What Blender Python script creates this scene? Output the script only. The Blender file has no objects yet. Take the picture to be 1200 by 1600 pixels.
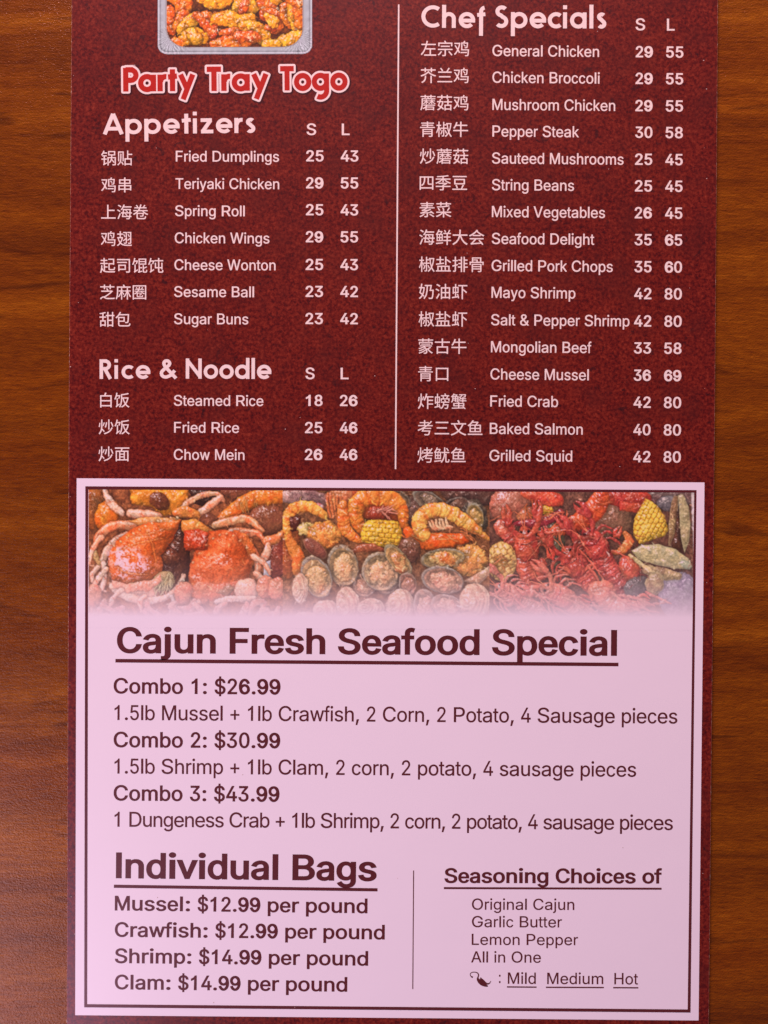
import bpy, math, os
import numpy as np
from mathutils import Vector, Matrix
from mathutils.geometry import delaunay_2d_cdt

SC = bpy.context.scene
COL = SC.collection

# ------------------------------------------------------------------ camera
MM = 0.001
PXMM = 0.218 * MM            # metres on the menu per pixel of a 1200 x 1600 photograph
FPX = 1250.0                 # focal length in those pixels
TOPZ = 0.0009                # upper face of the card above the table
DIST = FPX * PXMM
cam_d = bpy.data.cameras.new('camera')
cam = bpy.data.objects.new('camera', cam_d)
COL.objects.link(cam)
cam_d.sensor_fit = 'VERTICAL'
cam_d.sensor_height = 32.0
cam_d.lens = 32.0 * FPX / 1600.0
cam_d.clip_start = 0.01
cam_d.clip_end = 20
cam.location = (0, 0, TOPZ + DIST)
cam.rotation_euler = (math.radians(-0.27), 0, 0)
SC.camera = cam

# ------------------------------------------------------------------ light
world = bpy.data.worlds.new('World')
SC.world = world
world.use_nodes = True
wb = world.node_tree.nodes['Background']
wb.inputs[0].default_value = (0.50, 0.54, 0.95, 1)
wb.inputs[1].default_value = 0.12
SC.view_settings.view_transform = 'Standard'
SC.view_settings.look = 'None'
SC.view_settings.gamma = 1
SC.view_settings.exposure = 0


def area_lamp(name, loc, target, sx, sy, power, color):
    d = bpy.data.lights.new(name, 'AREA')
    d.shape = 'RECTANGLE'
    d.size = sx
    d.size_y = sy
    d.energy = power
    d.color = color
    o = bpy.data.objects.new(name, d)
    COL.objects.link(o)
    o.location = loc
    v = Vector(target) - Vector(loc)
    o.rotation_euler = v.to_track_quat('-Z', 'Y').to_euler()
    return o


# the window, low to the left of the diner, and the soft light of the room from the right
area_lamp('window_light', (-0.45, -0.43, 0.37), (0, 0, 0), 0.40, 0.36, 2.6, (0.94, 0.67, 1.0))
area_lamp('room_light', (-0.12, 1.50, 0.50), (0, 0, 0), 0.9, 0.4, 64.0, (1.0, 0.57, 0.64))


# ------------------------------------------------------------------ colour
def lin(c):
    c = np.asarray(c, float) / 255.0
    return np.where(c <= 0.04045, c / 12.92, ((c + 0.055) / 1.055) ** 2.4)


LIT = lin((246, 204, 221)) / 0.83         # what the white card stock shows as under this light


def ink(c):
    """base colour that reads as the given picture colour under the light of the place"""
    return np.clip(lin(c) / LIT, 0.002, 0.9)


def ink4(c):
    return tuple(float(v) for v in ink(c)) + (1.0,)


# ------------------------------------------------------------------ node helpers
def new_mat(name):
    m = bpy.data.materials.new(name)
    m.use_nodes = True
    nt = m.node_tree
    return m, nt, nt.nodes['Principled BSDF']


def N(nt, kind, **kw):
    n = nt.nodes.new(kind)
    for k, v in kw.items():
        if k.startswith('i_'):
            n.inputs[k[2:].replace('_', ' ')].default_value = v
        else:
            setattr(n, k, v)
    return n


def ramp(nt, stops, fac):
    r = nt.nodes.new('ShaderNodeValToRGB')
    e = r.color_ramp.elements
    while len(e) < len(stops):
        e.new(0.5)
    for el, (p, c) in zip(e, stops):
        el.position = p
        el.color = c if len(c) == 4 else tuple(c) + (1,)
    nt.links.new(fac, r.inputs[0])
    return r.outputs[0]


def mathn(nt, op, a, b=None, c=None, clamp=False):
    n = nt.nodes.new('ShaderNodeMath')
    n.operation = op
    n.use_clamp = clamp
    for i, v in enumerate((a, b, c)):
        if v is None:
            continue
        if hasattr(v, 'is_linked'):
            nt.links.new(v, n.inputs[i])
        else:
            n.inputs[i].default_value = v
    return n.outputs[0]


def mixc(nt, fac, a, b, mode='MIX'):
    n = nt.nodes.new('ShaderNodeMix')
    n.data_type = 'RGBA'
    n.blend_type = mode
    for i, v in ((0, fac), (6, a), (7, b)):
        if hasattr(v, 'is_linked'):
            nt.links.new(v, n.inputs[i])
        else:
            n.inputs[i].default_value = v
    return n.outputs[2]


def mapping(nt, scale, loc=(0, 0, 0), rot=(0, 0, 0)):
    tc = nt.nodes.new('ShaderNodeTexCoord')
    mp = nt.nodes.new('ShaderNodeMapping')
    mp.inputs['Scale'].default_value = scale
    mp.inputs['Location'].default_value = loc
    mp.inputs['Rotation'].default_value = rot
    nt.links.new(tc.outputs['Object'], mp.inputs[0])
    return mp.outputs[0]


def noise(nt, vec, scale, detail=3, rough=0.55, dist=0.0):
    n = nt.nodes.new('ShaderNodeTexNoise')
    n.inputs['Scale'].default_value = scale
    n.inputs['Detail'].default_value = detail
    n.inputs['Roughness'].default_value = rough
    n.inputs['Distortion'].default_value = dist
    nt.links.new(vec, n.inputs['Vector'])
    return n.outputs['Fac']


def paper_finish(nt, b, vec=None, rough=0.32):
    """slight waviness of laminated card so that the window's sheen is not perfectly even"""
    v = mapping(nt, (1, 1, 1))
    n1 = noise(nt, v, 900, 2)
    n2 = noise(nt, v, 28, 2)
    h = mathn(nt, 'ADD', mathn(nt, 'MULTIPLY', n1, 0.006), mathn(nt, 'MULTIPLY', n2, 0.25))
    bp = nt.nodes.new('ShaderNodeBump')
    bp.inputs['Strength'].default_value = 0.35
    bp.inputs['Distance'].default_value = 0.0012
    nt.links.new(h, bp.inputs['Height'])
    nt.links.new(bp.outputs[0], b.inputs['Normal'])
    b.inputs['Roughness'].default_value = rough
    b.inputs['IOR'].default_value = 1.5


# ------------------------------------------------------------------ materials
def mat_flat(name, rgb, rough=0.32, speck=0.0):
    m, nt, b = new_mat(name)
    c = ink4(rgb)
    if speck:
        v = mapping(nt, (1, 1, 1))
        f = noise(nt, v, 1400, 3, 0.7)
        c2 = tuple(x * (1 - speck) for x in c[:3]) + (1,)
        c3 = tuple(min(1, x * (1 + speck * .5)) for x in c[:3]) + (1,)
        nt.links.new(ramp(nt, [(0.35, c2), (0.62, c3)], f), b.inputs['Base Color'])
    else:
        b.inputs['Base Color'].default_value = c
    paper_finish(nt, b, rough=rough)
    return m


def mat_maroon(name, dark=0.0):
    m, nt, b = new_mat(name)
    v = mapping(nt, (1, 1, 1))
    fine = noise(nt, v, 950, 4, 0.68, 0.2)
    mid = noise(nt, v, 260, 4, 0.6, 0.8)
    big = noise(nt, v, 38, 3, 0.55, 0.5)
    t = mathn(nt, 'ADD', mathn(nt, 'MULTIPLY', fine, 0.80),
              mathn(nt, 'ADD', mathn(nt, 'MULTIPLY', mid, 0.20), mathn(nt, 'MULTIPLY', big, 0.10)))
    col = ramp(nt, [(0.40, ink4((62, 3, 1))), (0.49, ink4((91, 12, 6))),
                    (0.55, ink4((108, 21, 11))), (0.63, ink4((124, 32, 18))), (0.76, ink4((150, 50, 33)))], t)
    hue = noise(nt, v, 70, 3, 0.6)
    col = mixc(nt, mathn(nt, 'MULTIPLY', mathn(nt, 'SUBTRACT', hue, 0.46, clamp=True), 2.2, clamp=True),
               col, ink4((84, 20, 15)))
    # isolated dark flecks
    fl = noise(nt, v, 300, 2, 0.5, 1.0)
    flk = mathn(nt, 'MULTIPLY', mathn(nt, 'SUBTRACT', fl, 0.665, clamp=True), 16, clamp=True)
    col = mixc(nt, mathn(nt, 'MULTIPLY', flk, 0.6), col, ink4((42, 12, 15)))
    nt.links.new(col, b.inputs['Base Color'])
    paper_finish(nt, b, rough=0.32)
    return m


def mat_core():
    """white core of the card where the cut edge shows, broken by ink and scuffs"""
    m, nt, b = new_mat('card_edge_mat')
    v = mapping(nt, (1, 1, 1))
    f = noise(nt, v, 900, 4, 0.7)
    nt.links.new(ramp(nt, [(0.40, ink4((128, 52, 42))), (0.55, ink4((172, 98, 82))),
                           (0.74, ink4((240, 200, 186)))], f), b.inputs['Base Color'])
    b.inputs['Roughness'].default_value = 0.7
    return m


def mat_wood():
    m, nt, b = new_mat('table_wood_mat')
    tc = nt.nodes.new('ShaderNodeTexCoord')
    sep = nt.nodes.new('ShaderNodeSeparateXYZ')
    nt.links.new(tc.outputs['Object'], sep.inputs[0])
    x, y = sep.outputs[0], sep.outputs[1]
    lo = mapping(nt, (3.2, 9, 1))
    w1 = noise(nt, lo, 1.6, 2, 0.5)
    md = mapping(nt, (9, 42, 1), loc=(3, 1, 0))
    w2 = noise(nt, md, 1.3, 3, 0.55)
    g = mathn(nt, 'ADD', y, mathn(nt, 'MULTIPLY', mathn(nt, 'SUBTRACT', w1, 0.5), 0.034))
    g = mathn(nt, 'ADD', g, mathn(nt, 'MULTIPLY', mathn(nt, 'SUBTRACT', w2, 0.5), 0.007))

    # cathedral arches and small knots where the veneer shows them
    def bump_at(cx, cy, rx, ry, amp, g):
        dx = mathn(nt, 'DIVIDE', mathn(nt, 'SUBTRACT', x, cx), rx)
        dy = mathn(nt, 'DIVIDE', mathn(nt, 'SUBTRACT', y, cy), ry)
        r2 = mathn(nt, 'ADD', mathn(nt, 'MULTIPLY', dx, dx), mathn(nt, 'MULTIPLY', dy, dy))
        e = mathn(nt, 'EXPONENT', mathn(nt, 'MULTIPLY', r2, -1.0))
        return mathn(nt, 'ADD', g, mathn(nt, 'MULTIPLY', e, amp)), e
    g, k1 = bump_at(-0.121, 0.049, 0.013, 0.0065, 0.014, g)
    g, k2 = bump_at(0.136, 0.056, 0.018, 0.008, 0.018, g)
    g, k3 = bump_at(-0.145, 0.118, 0.022, 0.010, -0.012, g)
    comb = nt.nodes.new('ShaderNodeCombineXYZ')
    nt.links.new(mathn(nt, 'MULTIPLY', x, 0.035), comb.inputs[0])
    nt.links.new(g, comb.inputs[1])
    gv = comb.outputs[0]
    band = noise(nt, gv, 95, 5, 0.62)
    wide = noise(nt, gv, 28, 2, 0.5)
    comb2 = nt.nodes.new('ShaderNodeCombineXYZ')
    nt.links.new(mathn(nt, 'MULTIPLY', x, 0.10), comb2.inputs[0])
    nt.links.new(g, comb2.inputs[1])
    comb2.inputs[2].default_value = 0.37
    line = noise(nt, comb2.outputs[0], 240, 3, 0.55)
    line_m = mathn(nt, 'MULTIPLY', mathn(nt, 'SUBTRACT', 0.40, line, clamp=True), 12, clamp=True)
    fib = noise(nt, mapping(nt, (150, 1250, 1)), 1.0, 4, 0.65)
    t = mathn(nt, 'ADD', mathn(nt, 'MULTIPLY', band, 0.40), mathn(nt, 'MULTIPLY', wide, 0.24))
    t = mathn(nt, 'ADD', t, mathn(nt, 'MULTIPLY', fib, 0.36))
    col = ramp(nt, [(0.36, ink4((84, 31, 2))), (0.44, ink4((108, 44, 3))),
                    (0.53, ink4((130, 58, 5))), (0.64, ink4((160, 80, 12)))], t)
    red = noise(nt, mapping(nt, (6, 30, 1), loc=(7, 2, 0)), 1.0, 2)
    col = mixc(nt, mathn(nt, 'MULTIPLY', mathn(nt, 'SUBTRACT', red, 0.45, clamp=True), 2.4, clamp=True),
               col, mixc(nt, 1.0, col, (1.0, 0.80, 0.72, 1), 'MULTIPLY'))
    patch = noise(nt, mapping(nt, (22, 60, 1), loc=(1, 5, 0)), 1.0, 3)
    lm = mathn(nt, 'MULTIPLY', line_m, mathn(nt, 'MULTIPLY', mathn(nt, 'SUBTRACT', patch, 0.33, clamp=True), 4.0, clamp=True))
    col = mixc(nt, mathn(nt, 'MULTIPLY', lm, 0.66), col, ink4((60, 18, 4)))
    pore = noise(nt, mapping(nt, (330, 2300, 1), loc=(4, 9, 0)), 1.0, 2, 0.5)
    pm = mathn(nt, 'MULTIPLY', mathn(nt, 'SUBTRACT', 0.42, pore, clamp=True), 8, clamp=True)
    col = mixc(nt, mathn(nt, 'MULTIPLY', pm, 0.55), col, ink4((70, 18, 4)))
    wide2 = noise(nt, mapping(nt, (14, 120, 1), loc=(2, 8, 0)), 1.0, 3, 0.55)
    col = mixc(nt, mathn(nt, 'MULTIPLY', mathn(nt, 'SUBTRACT', wide2, 0.52, clamp=True), 1.4, clamp=True), col, ink4((104, 38, 6)))
    nt.links.new(col, b.inputs['Base Color'])
    # moulded pebble of the laminate
    pv = mapping(nt, (1.0, 1.25, 1), rot=(0, 0, math.radians(-28)))
    p1 = noise(nt, pv, 1500, 2, 0.5, 0.5)
    p2 = noise(nt, mapping(nt, (1, 2.6, 1)), 620, 2, 0.5)
    h = mathn(nt, 'ADD', p1, mathn(nt, 'MULTIPLY', p2, 0.6))
    bp = nt.nodes.new('ShaderNodeBump')
    bp.inputs['Strength'].default_value = 0.38
    bp.inputs['Distance'].default_value = 0.00036
    nt.links.new(h, bp.inputs['Height'])
    nt.links.new(bp.outputs[0], b.inputs['Normal'])
    b.inputs['Roughness'].default_value = 0.27
    b.inputs['IOR'].default_value = 1.45
    b.inputs['Specular Tint'].default_value = (1.0, 0.78, 0.56, 1)
    return m


M_WOOD = mat_wood()
M_MAROON = mat_maroon('maroon_print_mat')
M_CORE = mat_core()
M_WHITE = mat_flat('white_panel_mat', (246, 205, 221), 0.32)
M_PINK = mat_flat('pale_pink_ink_mat', (250, 205, 205), 0.34, 0.06)
M_DARK = mat_flat('dark_maroon_ink_mat', (94, 31, 34), 0.32, 0.10)
M_RED = mat_flat('bright_red_ink_mat', (190, 30, 18), 0.32, 0.10)
M_SHADE = mat_flat('soft_dark_ink_mat', (66, 12, 13), 0.32, 0.10)


def mat_print():
    m, nt, b = new_mat('photo_print_mat')
    a = nt.nodes.new('ShaderNodeVertexColor')
    a.layer_name = 'print'
    nt.links.new(a.outputs['Color'], b.inputs['Base Color'])
    paper_finish(nt, b, rough=0.32)
    return m


M_PRINT = mat_print()


# ------------------------------------------------------------------ mesh helpers
def mesh_obj(name, verts, faces, mat, parent=None):
    me = bpy.data.meshes.new(name)
    me.from_pydata([tuple(v) for v in verts], [], faces)
    if mat:
        me.materials.append(mat)
    me.update()
    o = bpy.data.objects.new(name, me)
    COL.objects.link(o)
    if parent:
        o.parent = parent
    return o


# the table: one thick slab with a rounded rim
def build_table():
    nx0, nx1, ny0, ny1, th = -0.62, 0.62, -0.50, 0.50, 0.032
    r = 0.004
    verts, faces = [], []
    prof = [(0.0, -th), (0.0, -r)] + [(r - r * math.cos(a), -r + r * math.sin(a))
                                      for a in [math.pi / 2 * k / 5 for k in range(1, 6)]]
    rings = []
    for ins, z in prof:
        base = len(verts)
        verts += [(nx0 + ins, ny0 + ins, z), (nx1 - ins, ny0 + ins, z), (nx1 - ins, ny1 - ins, z), (nx0 + ins, ny1 - ins, z)]
        rings.append(base)
    for a, b in zip(rings, rings[1:]):
        for k in range(4):
            k2 = (k + 1) % 4
            faces.append((a + k, a + k2, b + k2, b + k))
    faces.append((rings[0] + 3, rings[0] + 2, rings[0] + 1, rings[0]))
    t = rings[-1]
    faces.append((t, t + 1, t + 2, t + 3))
    o = mesh_obj('table_top', verts, faces, M_WOOD)
    o['kind'] = 'structure'
    return o


build_table()

# ------------------------------------------------------------------ the menu and its own flat coordinates
menu = bpy.data.objects.new('menu_card', None)
COL.objects.link(menu)
ROT = math.radians(-0.45)
menu.location = (0.0028, 0, 0)
menu.rotation_euler = (0, 0, ROT)
menu['label'] = 'maroon restaurant menu card with price columns and a white seafood panel, on wooden table'
menu['category'] = 'menu'

_cr = cam.rotation_euler.to_matrix()
_mi = (Matrix.Translation(menu.location) @ Matrix.Rotation(ROT, 4, 'Z')).inverted()


def P(px, py):
    """measured point of the 1200 x 1600 photograph -> metres on the card's own flat face"""
    d = _cr @ Vector(((px - 600) / FPX, (800 - py) / FPX, -1.0))
    t = (cam.location.z - TOPZ) / -d.z
    w = Vector(cam.location) + d * t
    l = _mi @ w
    return l.x, l.y


def build_sheet():
    tl, tr, br, bl = P(112.5, 0), P(1121.5, 0), P(1107.5, 1608), P(104, 1607)
    # carry the sides on beyond the frame to the head of the card
    k = -0.19
    tl2 = (tl[0] + (bl[0] - tl[0]) * k, tl[1] + (bl[1] - tl[1]) * k)
    tr2 = (tr[0] + (br[0] - tr[0]) * k, tr[1] + (br[1] - tr[1]) * k)
    rng = np.random.default_rng(5)
    side = 140

    def edge(a, b, n, wob):
        return [(a[0] + (b[0] - a[0]) * i / n + (rng.normal() * wob if 0 < i < n else 0),
                 a[1] + (b[1] - a[1]) * i / n) for i in range(n)]
    ml, mr = P(107.6, 620), P(1117.2, 620)
    n = side // 2
    ring = (edge(bl, br, 12, 0) + edge(br, mr, n, 4e-6) + edge(mr, tr2, n, 4e-6) + edge(tr2, tl2, 12, 0)
            + edge(tl2, ml, n, 4e-6) + edge(ml, bl, n, 4e-6))
    cx = sum(p[0] for p in ring) / len(ring)
    cy = sum(p[1] for p in ring) / len(ring)
    L = len(ring)
    inner = []
    for i, (a, b) in enumerate(ring):
        ins = 0.00013 + rng.random() * 0.00003
        sx = -1 if a > cx else 1
        if i < 12 or (12 + 2 * n) <= i < (24 + 2 * n):
            inner.append((a, b + ins * (1 if b < cy else -1)))
        else:
            inner.append((a + sx * ins, b))
    for k in (0, 12, 12 + 2 * n, 24 + 2 * n):
        a, b = ring[k]
        inner[k] = (a + (0.0002 if a < cx else -0.0002), b + (0.0002 if b < cy else -0.0002))
    # the card's body with its cut edge: lower ring, upper outer ring, slightly rounded to the printed face
    v = [(a, b, 0.00006) for a, b in ring] + [(a, b, TOPZ - 0.00008) for a, b in ring] + [(a, b, TOPZ) for a, b in inner]
    f = []
    for k in range(2):
        for i in range(L):
            j = (i + 1) % L
            f.append((k * L + i, k * L + j, (k + 1) * L + j, (k + 1) * L + i))
    f.append(tuple(reversed(range(L))))
    mesh_obj('cut_edge', v, f, M_CORE, menu)
    v = [(a, b, TOPZ) for a, b in inner]
    mesh_obj('printed_sheet', v, [tuple(range(L))], M_MAROON, menu)


build_sheet()

Z1, Z2, Z3 = TOPZ + 1.0e-5, TOPZ + 2.2e-5, TOPZ + 3.4e-5


def quad(name, pts, z, mat):
    return mesh_obj(name, [(*P(*p), z) for p in pts], [(0, 3, 2, 1)], mat, menu)


def line(name, a, b, w, z, mat):
    """a printed rule from a to b, w wide (w in photograph pixels)"""
    A, B = Vector(P(*a)), Vector(P(*b))
    d = (B - A).normalized()
    n = Vector((-d.y, d.x)) * w * PXMM / 2
    v = [(*(A - n), z), (*(B - n), z), (*(B + n), z), (*(A + n), z)]
    return mesh_obj(name, v, [(0, 1, 2, 3)], mat, menu)


quad('white_panel', [(119.8, 747.3), (1100.8, 753.8), (1091.5, 1594.5), (117.5, 1586.2)], Z1, M_WHITE)


def frame(name, outer, inner, z, mat):
    v = [(*P(*p), z) for p in outer + inner]
    f = [(i, 4 + i, 4 + (i + 1) % 4, (i + 1) % 4) for i in range(4)]
    return mesh_obj(name, v, f, mat, menu)


frame('panel_border', [(133.4, 759.8), (1088.3, 765.8), (1078.9, 1582), (131.6, 1573.8)],
      [(138.0, 764.6), (1084.6, 769.6), (1074.4, 1577.2), (136.3, 1568.9)], Z3, M_DARK)
line('divider_rule', (623, 7), (618, 733), 2.3, Z1, M_PINK)
line('divider_rule', (646.3, 1360), (645, 1545.5), 1.6, Z2, M_DARK)
line('underline_rule', (180.4, 1032.3), (966.3, 1038.3), 5.6, Z2, M_DARK)
line('underline_rule', (178, 1384.7), (590, 1390.3), 5.0, Z2, M_DARK)
line('underline_rule', (693.5, 1387.6), (1033.8, 1388.6), 3.2, Z2, M_DARK)
line('underline_rule', (792, 1542), (838.4, 1542.4), 2.1, Z2, M_DARK)
line('underline_rule', (853, 1542.6), (943.5, 1543), 2.1, Z2, M_DARK)
line('underline_rule', (958, 1543.2), (997.5, 1543.4), 2.1, Z2, M_DARK)


# ------------------------------------------------------------------ lettering
def _fill_cluster(rings):
    vs, es, ea, eb = [], [], [], []
    for r in rings:
        b, n = len(vs), len(r)
        vs += [Vector((p[0], p[1])) for p in r]
        es += [(b + i, b + (i + 1) % n) for i in range(n)]
        ea += r
        eb += r[1:] + r[:1]
    ov, _, of, _, _, _ = delaunay_2d_cdt(vs, es, [], 0, 1e-6, False)
    if not of:
        return [], []
    co = np.array([(p.x, p.y) for p in ov])
    tri = np.array([f for f in of if len(f) == 3])
    c = co[tri].mean(axis=1)
    A, B = np.array(ea), np.array(eb)
    px, py = c[:, 0:1], c[:, 1:2]
    ax, ay, bx, by = A[:, 0], A[:, 1], B[:, 0], B[:, 1]
    side = (bx - ax) * (py - ay) - (px - ax) * (by - ay)
    wind = ((ay <= py) & (by > py) & (side > 0)).sum(1) - ((ay > py) & (by <= py) & (side < 0)).sum(1)
    t = tri[wind > 0]
    u, v = co[t[:, 1]] - co[t[:, 0]], co[t[:, 2]] - co[t[:, 0]]
    t = t[np.abs(u[:, 0] * v[:, 1] - u[:, 1] * v[:, 0]) > 1e-9]
    return [tuple(p) for p in co], [tuple(int(k) for k in f) for f in t]


def fill_rings(rings):
    """triangles of the area with positive winding (outer rings counter-clockwise, holes clockwise)"""
    box = sorted(((min(p[0] for p in r), max(p[0] for p in r), r) for r in rings), key=lambda q: q[0])
    groups, hi = [], -1e9
    for lo, up, r in box:
        if lo > hi + 1e-5:
            groups.append([])
        groups[-1].append(r)
        hi = max(hi, up)
    V, F = [], []
    for g in groups:
        v, f = _fill_cluster(g)
        b = len(V)
        V += v
        F += [tuple(k + b for k in t) for t in f]
    return V, F


def grow(r, bx, by=None):
    """move a ring outwards (to its right), mitred; upright stems by bx, level ones by by"""
    by = bx if by is None else by
    n = len(r)
    out = []
    for i in range(n):
        p0, p1, p2 = r[i - 1], r[i], r[(i + 1) % n]
        d1 = (p1[0] - p0[0], p1[1] - p0[1])
        d2 = (p2[0] - p1[0], p2[1] - p1[1])
        l1 = math.hypot(*d1) or 1e-9
        l2 = math.hypot(*d2) or 1e-9
        n1 = (d1[1] / l1, -d1[0] / l1)
        n2 = (d2[1] / l2, -d2[0] / l2)
        m = (n1[0] + n2[0], n1[1] + n2[1])
        s = 1 / max((m[0] ** 2 + m[1] ** 2) / 2, 0.6)
        out.append((p1[0] + m[0] * s * bx, p1[1] + m[1] * s * by))
    return out


_fdir = os.path.join(bpy.utils.system_resource('DATAFILES'), 'fonts')
try:
    GROTESK = bpy.data.fonts.load(os.path.join(_fdir, 'Inter.woff2'))
except Exception:
    GROTESK = None


def text_rings(s, font, track=1.0, word=1.0):
    c = bpy.data.curves.new('lettering', 'FONT')
    c.body = s
    if font:
        c.font = font
    c.size = 1.0
    c.resolution_u = 3
    c.fill_mode = 'NONE'
    c.space_character = track
    c.space_word = word
    o = bpy.data.objects.new('lettering', c)
    COL.objects.link(o)
    dg = bpy.context.evaluated_depsgraph_get()
    ev = o.evaluated_get(dg)
    me = ev.to_mesh()
    nv = len(me.vertices)
    co = np.zeros(nv * 3)
    me.vertices.foreach_get('co', co)
    co = co.reshape(-1, 3)[:, :2]
    ed = np.zeros(len(me.edges) * 2, int)
    me.edges.foreach_get('vertices', ed)
    ed = ed.reshape(-1, 2)
    nxt = {}
    for a, b in ed:
        nxt.setdefault(int(a), []).append(int(b))
        nxt.setdefault(int(b), []).append(int(a))
    seen, rings = set(), []
    for st in range(nv):
        if st in seen or st not in nxt:
            continue
        ring, prev, cur = [st], None, st
        seen.add(st)
        # walk in index order so that the direction of the outline is kept
        cand = sorted(nxt[cur])
        step = cand[0] if cand[0] == cur + 1 else cand[0]
        while True:
            if step in seen:
                break
            ring.append(step)
            seen.add(step)
            prev, cur = cur, step
            o2 = [k for k in nxt[cur] if k != prev]
            if not o2:
                break
            step = o2[0]
        pts = [tuple(co[k]) for k in ring]
        cl = [pts[0]]
        for p in pts[1:]:
            if math.hypot(p[0] - cl[-1][0], p[1] - cl[-1][1]) > 1e-5:
                cl.append(p)
        if math.hypot(cl[0][0] - cl[-1][0], cl[0][1] - cl[-1][1]) < 1e-5:
            cl.pop()
        if len(cl) > 2:
            rings.append(cl)
    ev.to_mesh_clear()
    bpy.data.objects.remove(o)
    bpy.data.curves.remove(c)
    # make the outer outlines counter-clockwise
    tot = 0
    for r in rings:
        tot += sum(r[i][0] * r[(i + 1) % len(r)][1] - r[(i + 1) % len(r)][0] * r[i][1] for i in range(len(r)))
    if tot < 0:
        rings = [list(reversed(r)) for r in rings]
    return rings


def place(name, rings, xl, yl, xr, yr, ylo, yhi, hpx, z, mat, xlo=None, xhi=None, label=None):
    """lay outlines on the card: ylo..yhi (font units) spans hpx; the width runs from (xl,yl) to (xr,yr), both on the base line"""
    vs, fs = fill_rings(rings)
    xs = [p[0] for p in vs]
    xlo = min(xs) if xlo is None else xlo
    xhi = max(xs) if xhi is None else xhi
    A, B = Vector(P(xl, yl)), Vector(P(xr, yr))
    d = B - A
    sx = d.length / (xhi - xlo)
    d.normalize()
    n = Vector((-d.y, d.x))
    sy = hpx * PXMM / (yhi - ylo)
    out = []
    for x, y in vs:
        q = A + d * ((x - xlo) * sx) + n * ((y - ylo) * sy)
        out.append((q.x, q.y, z))
    o = mesh_obj(name, out, fs, mat, menu)
    return o


def arc(cx, cy, r, a0, a1, n=None, ry=None):
    n = n or max(4, int(abs(a1 - a0) / 9))
    ry = r if ry is None else ry
    return [(cx + r * math.cos(math.radians(a0 + (a1 - a0) * i / n)),
             cy + ry * math.sin(math.radians(a0 + (a1 - a0) * i / n))) for i in range(n + 1)]


def stroke_ring(pts, w):
    q = [pts[0]]
    for p in pts[1:]:
        if math.hypot(p[0] - q[-1][0], p[1] - q[-1][1]) > 1e-4:
            q.append(p)
    pts = q
    L, Rr = [], []
    n = len(pts)
    for i in range(n):
        a = pts[max(i - 1, 0)]
        b = pts[i]
        c = pts[min(i + 1, n - 1)]
        d1 = (b[0] - a[0], b[1] - a[1]) if i > 0 else (c[0] - b[0], c[1] - b[1])
        d2 = (c[0] - b[0], c[1] - b[1]) if i < n - 1 else d1
        l1, l2 = math.hypot(*d1) or 1e-9, math.hypot(*d2) or 1e-9
        n1, n2 = (-d1[1] / l1, d1[0] / l1), (-d2[1] / l2, d2[0] / l2)
        m = (n1[0] + n2[0], n1[1] + n2[1])
        q = max((m[0] ** 2 + m[1] ** 2) / 2, .35)
        s = w / 2 / q
        L.append((b[0] + m[0] * s, b[1] + m[1] * s))
        Rr.append((b[0] - m[0] * s, b[1] - m[1] * s))
    return L, Rr


def ccw(r):
    a = sum(r[i][0] * r[(i + 1) % len(r)][1] - r[(i + 1) % len(r)][0] * r[i][1] for i in range(len(r)))
    return r if a > 0 else list(reversed(r))


# advance widths of the usual office grotesque, in thousandths (cap height 716)
ADV_CH = " $&+,.:0ABCDEFGHILMNOPRSTVW" "abcdefghijklmnopqrstuvwxyz"
ADV_R = [278, 556, 667, 584, 278, 278, 278, 556, 667, 667, 722, 722, 667, 611, 778, 722, 278, 556, 833, 722, 778, 667, 722, 667, 611, 667, 944,
         556, 556, 500, 556, 556, 278, 556, 556, 222, 222, 500, 222, 833, 556, 556, 556, 556, 333, 500, 278, 556, 500, 722, 500, 500, 500]
ADV_B = [278, 556, 722, 584, 278, 278, 333, 556, 722, 722, 722, 722, 667, 611, 778, 722, 278, 611, 833, 722, 778, 667, 722, 667, 611, 667, 944,
         556, 611, 556, 611, 556, 333, 611, 611, 278, 278, 556, 278, 889, 611, 611, 611, 611, 389, 556, 333, 611, 556, 778, 556, 556, 500]
_hx = [p[0] for r in text_rings('H', GROTESK) for p in r]
_hy = [p[1] for r in text_rings('H', GROTESK) for p in r]
_xy = [p[1] for r in text_rings('x', GROTESK) for p in r]
_ly = [p[1] for r in text_rings('d', GROTESK) for p in r]
GC, GX, GL = max(_hy), max(_xy), max(_ly)
_gc = {}


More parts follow.
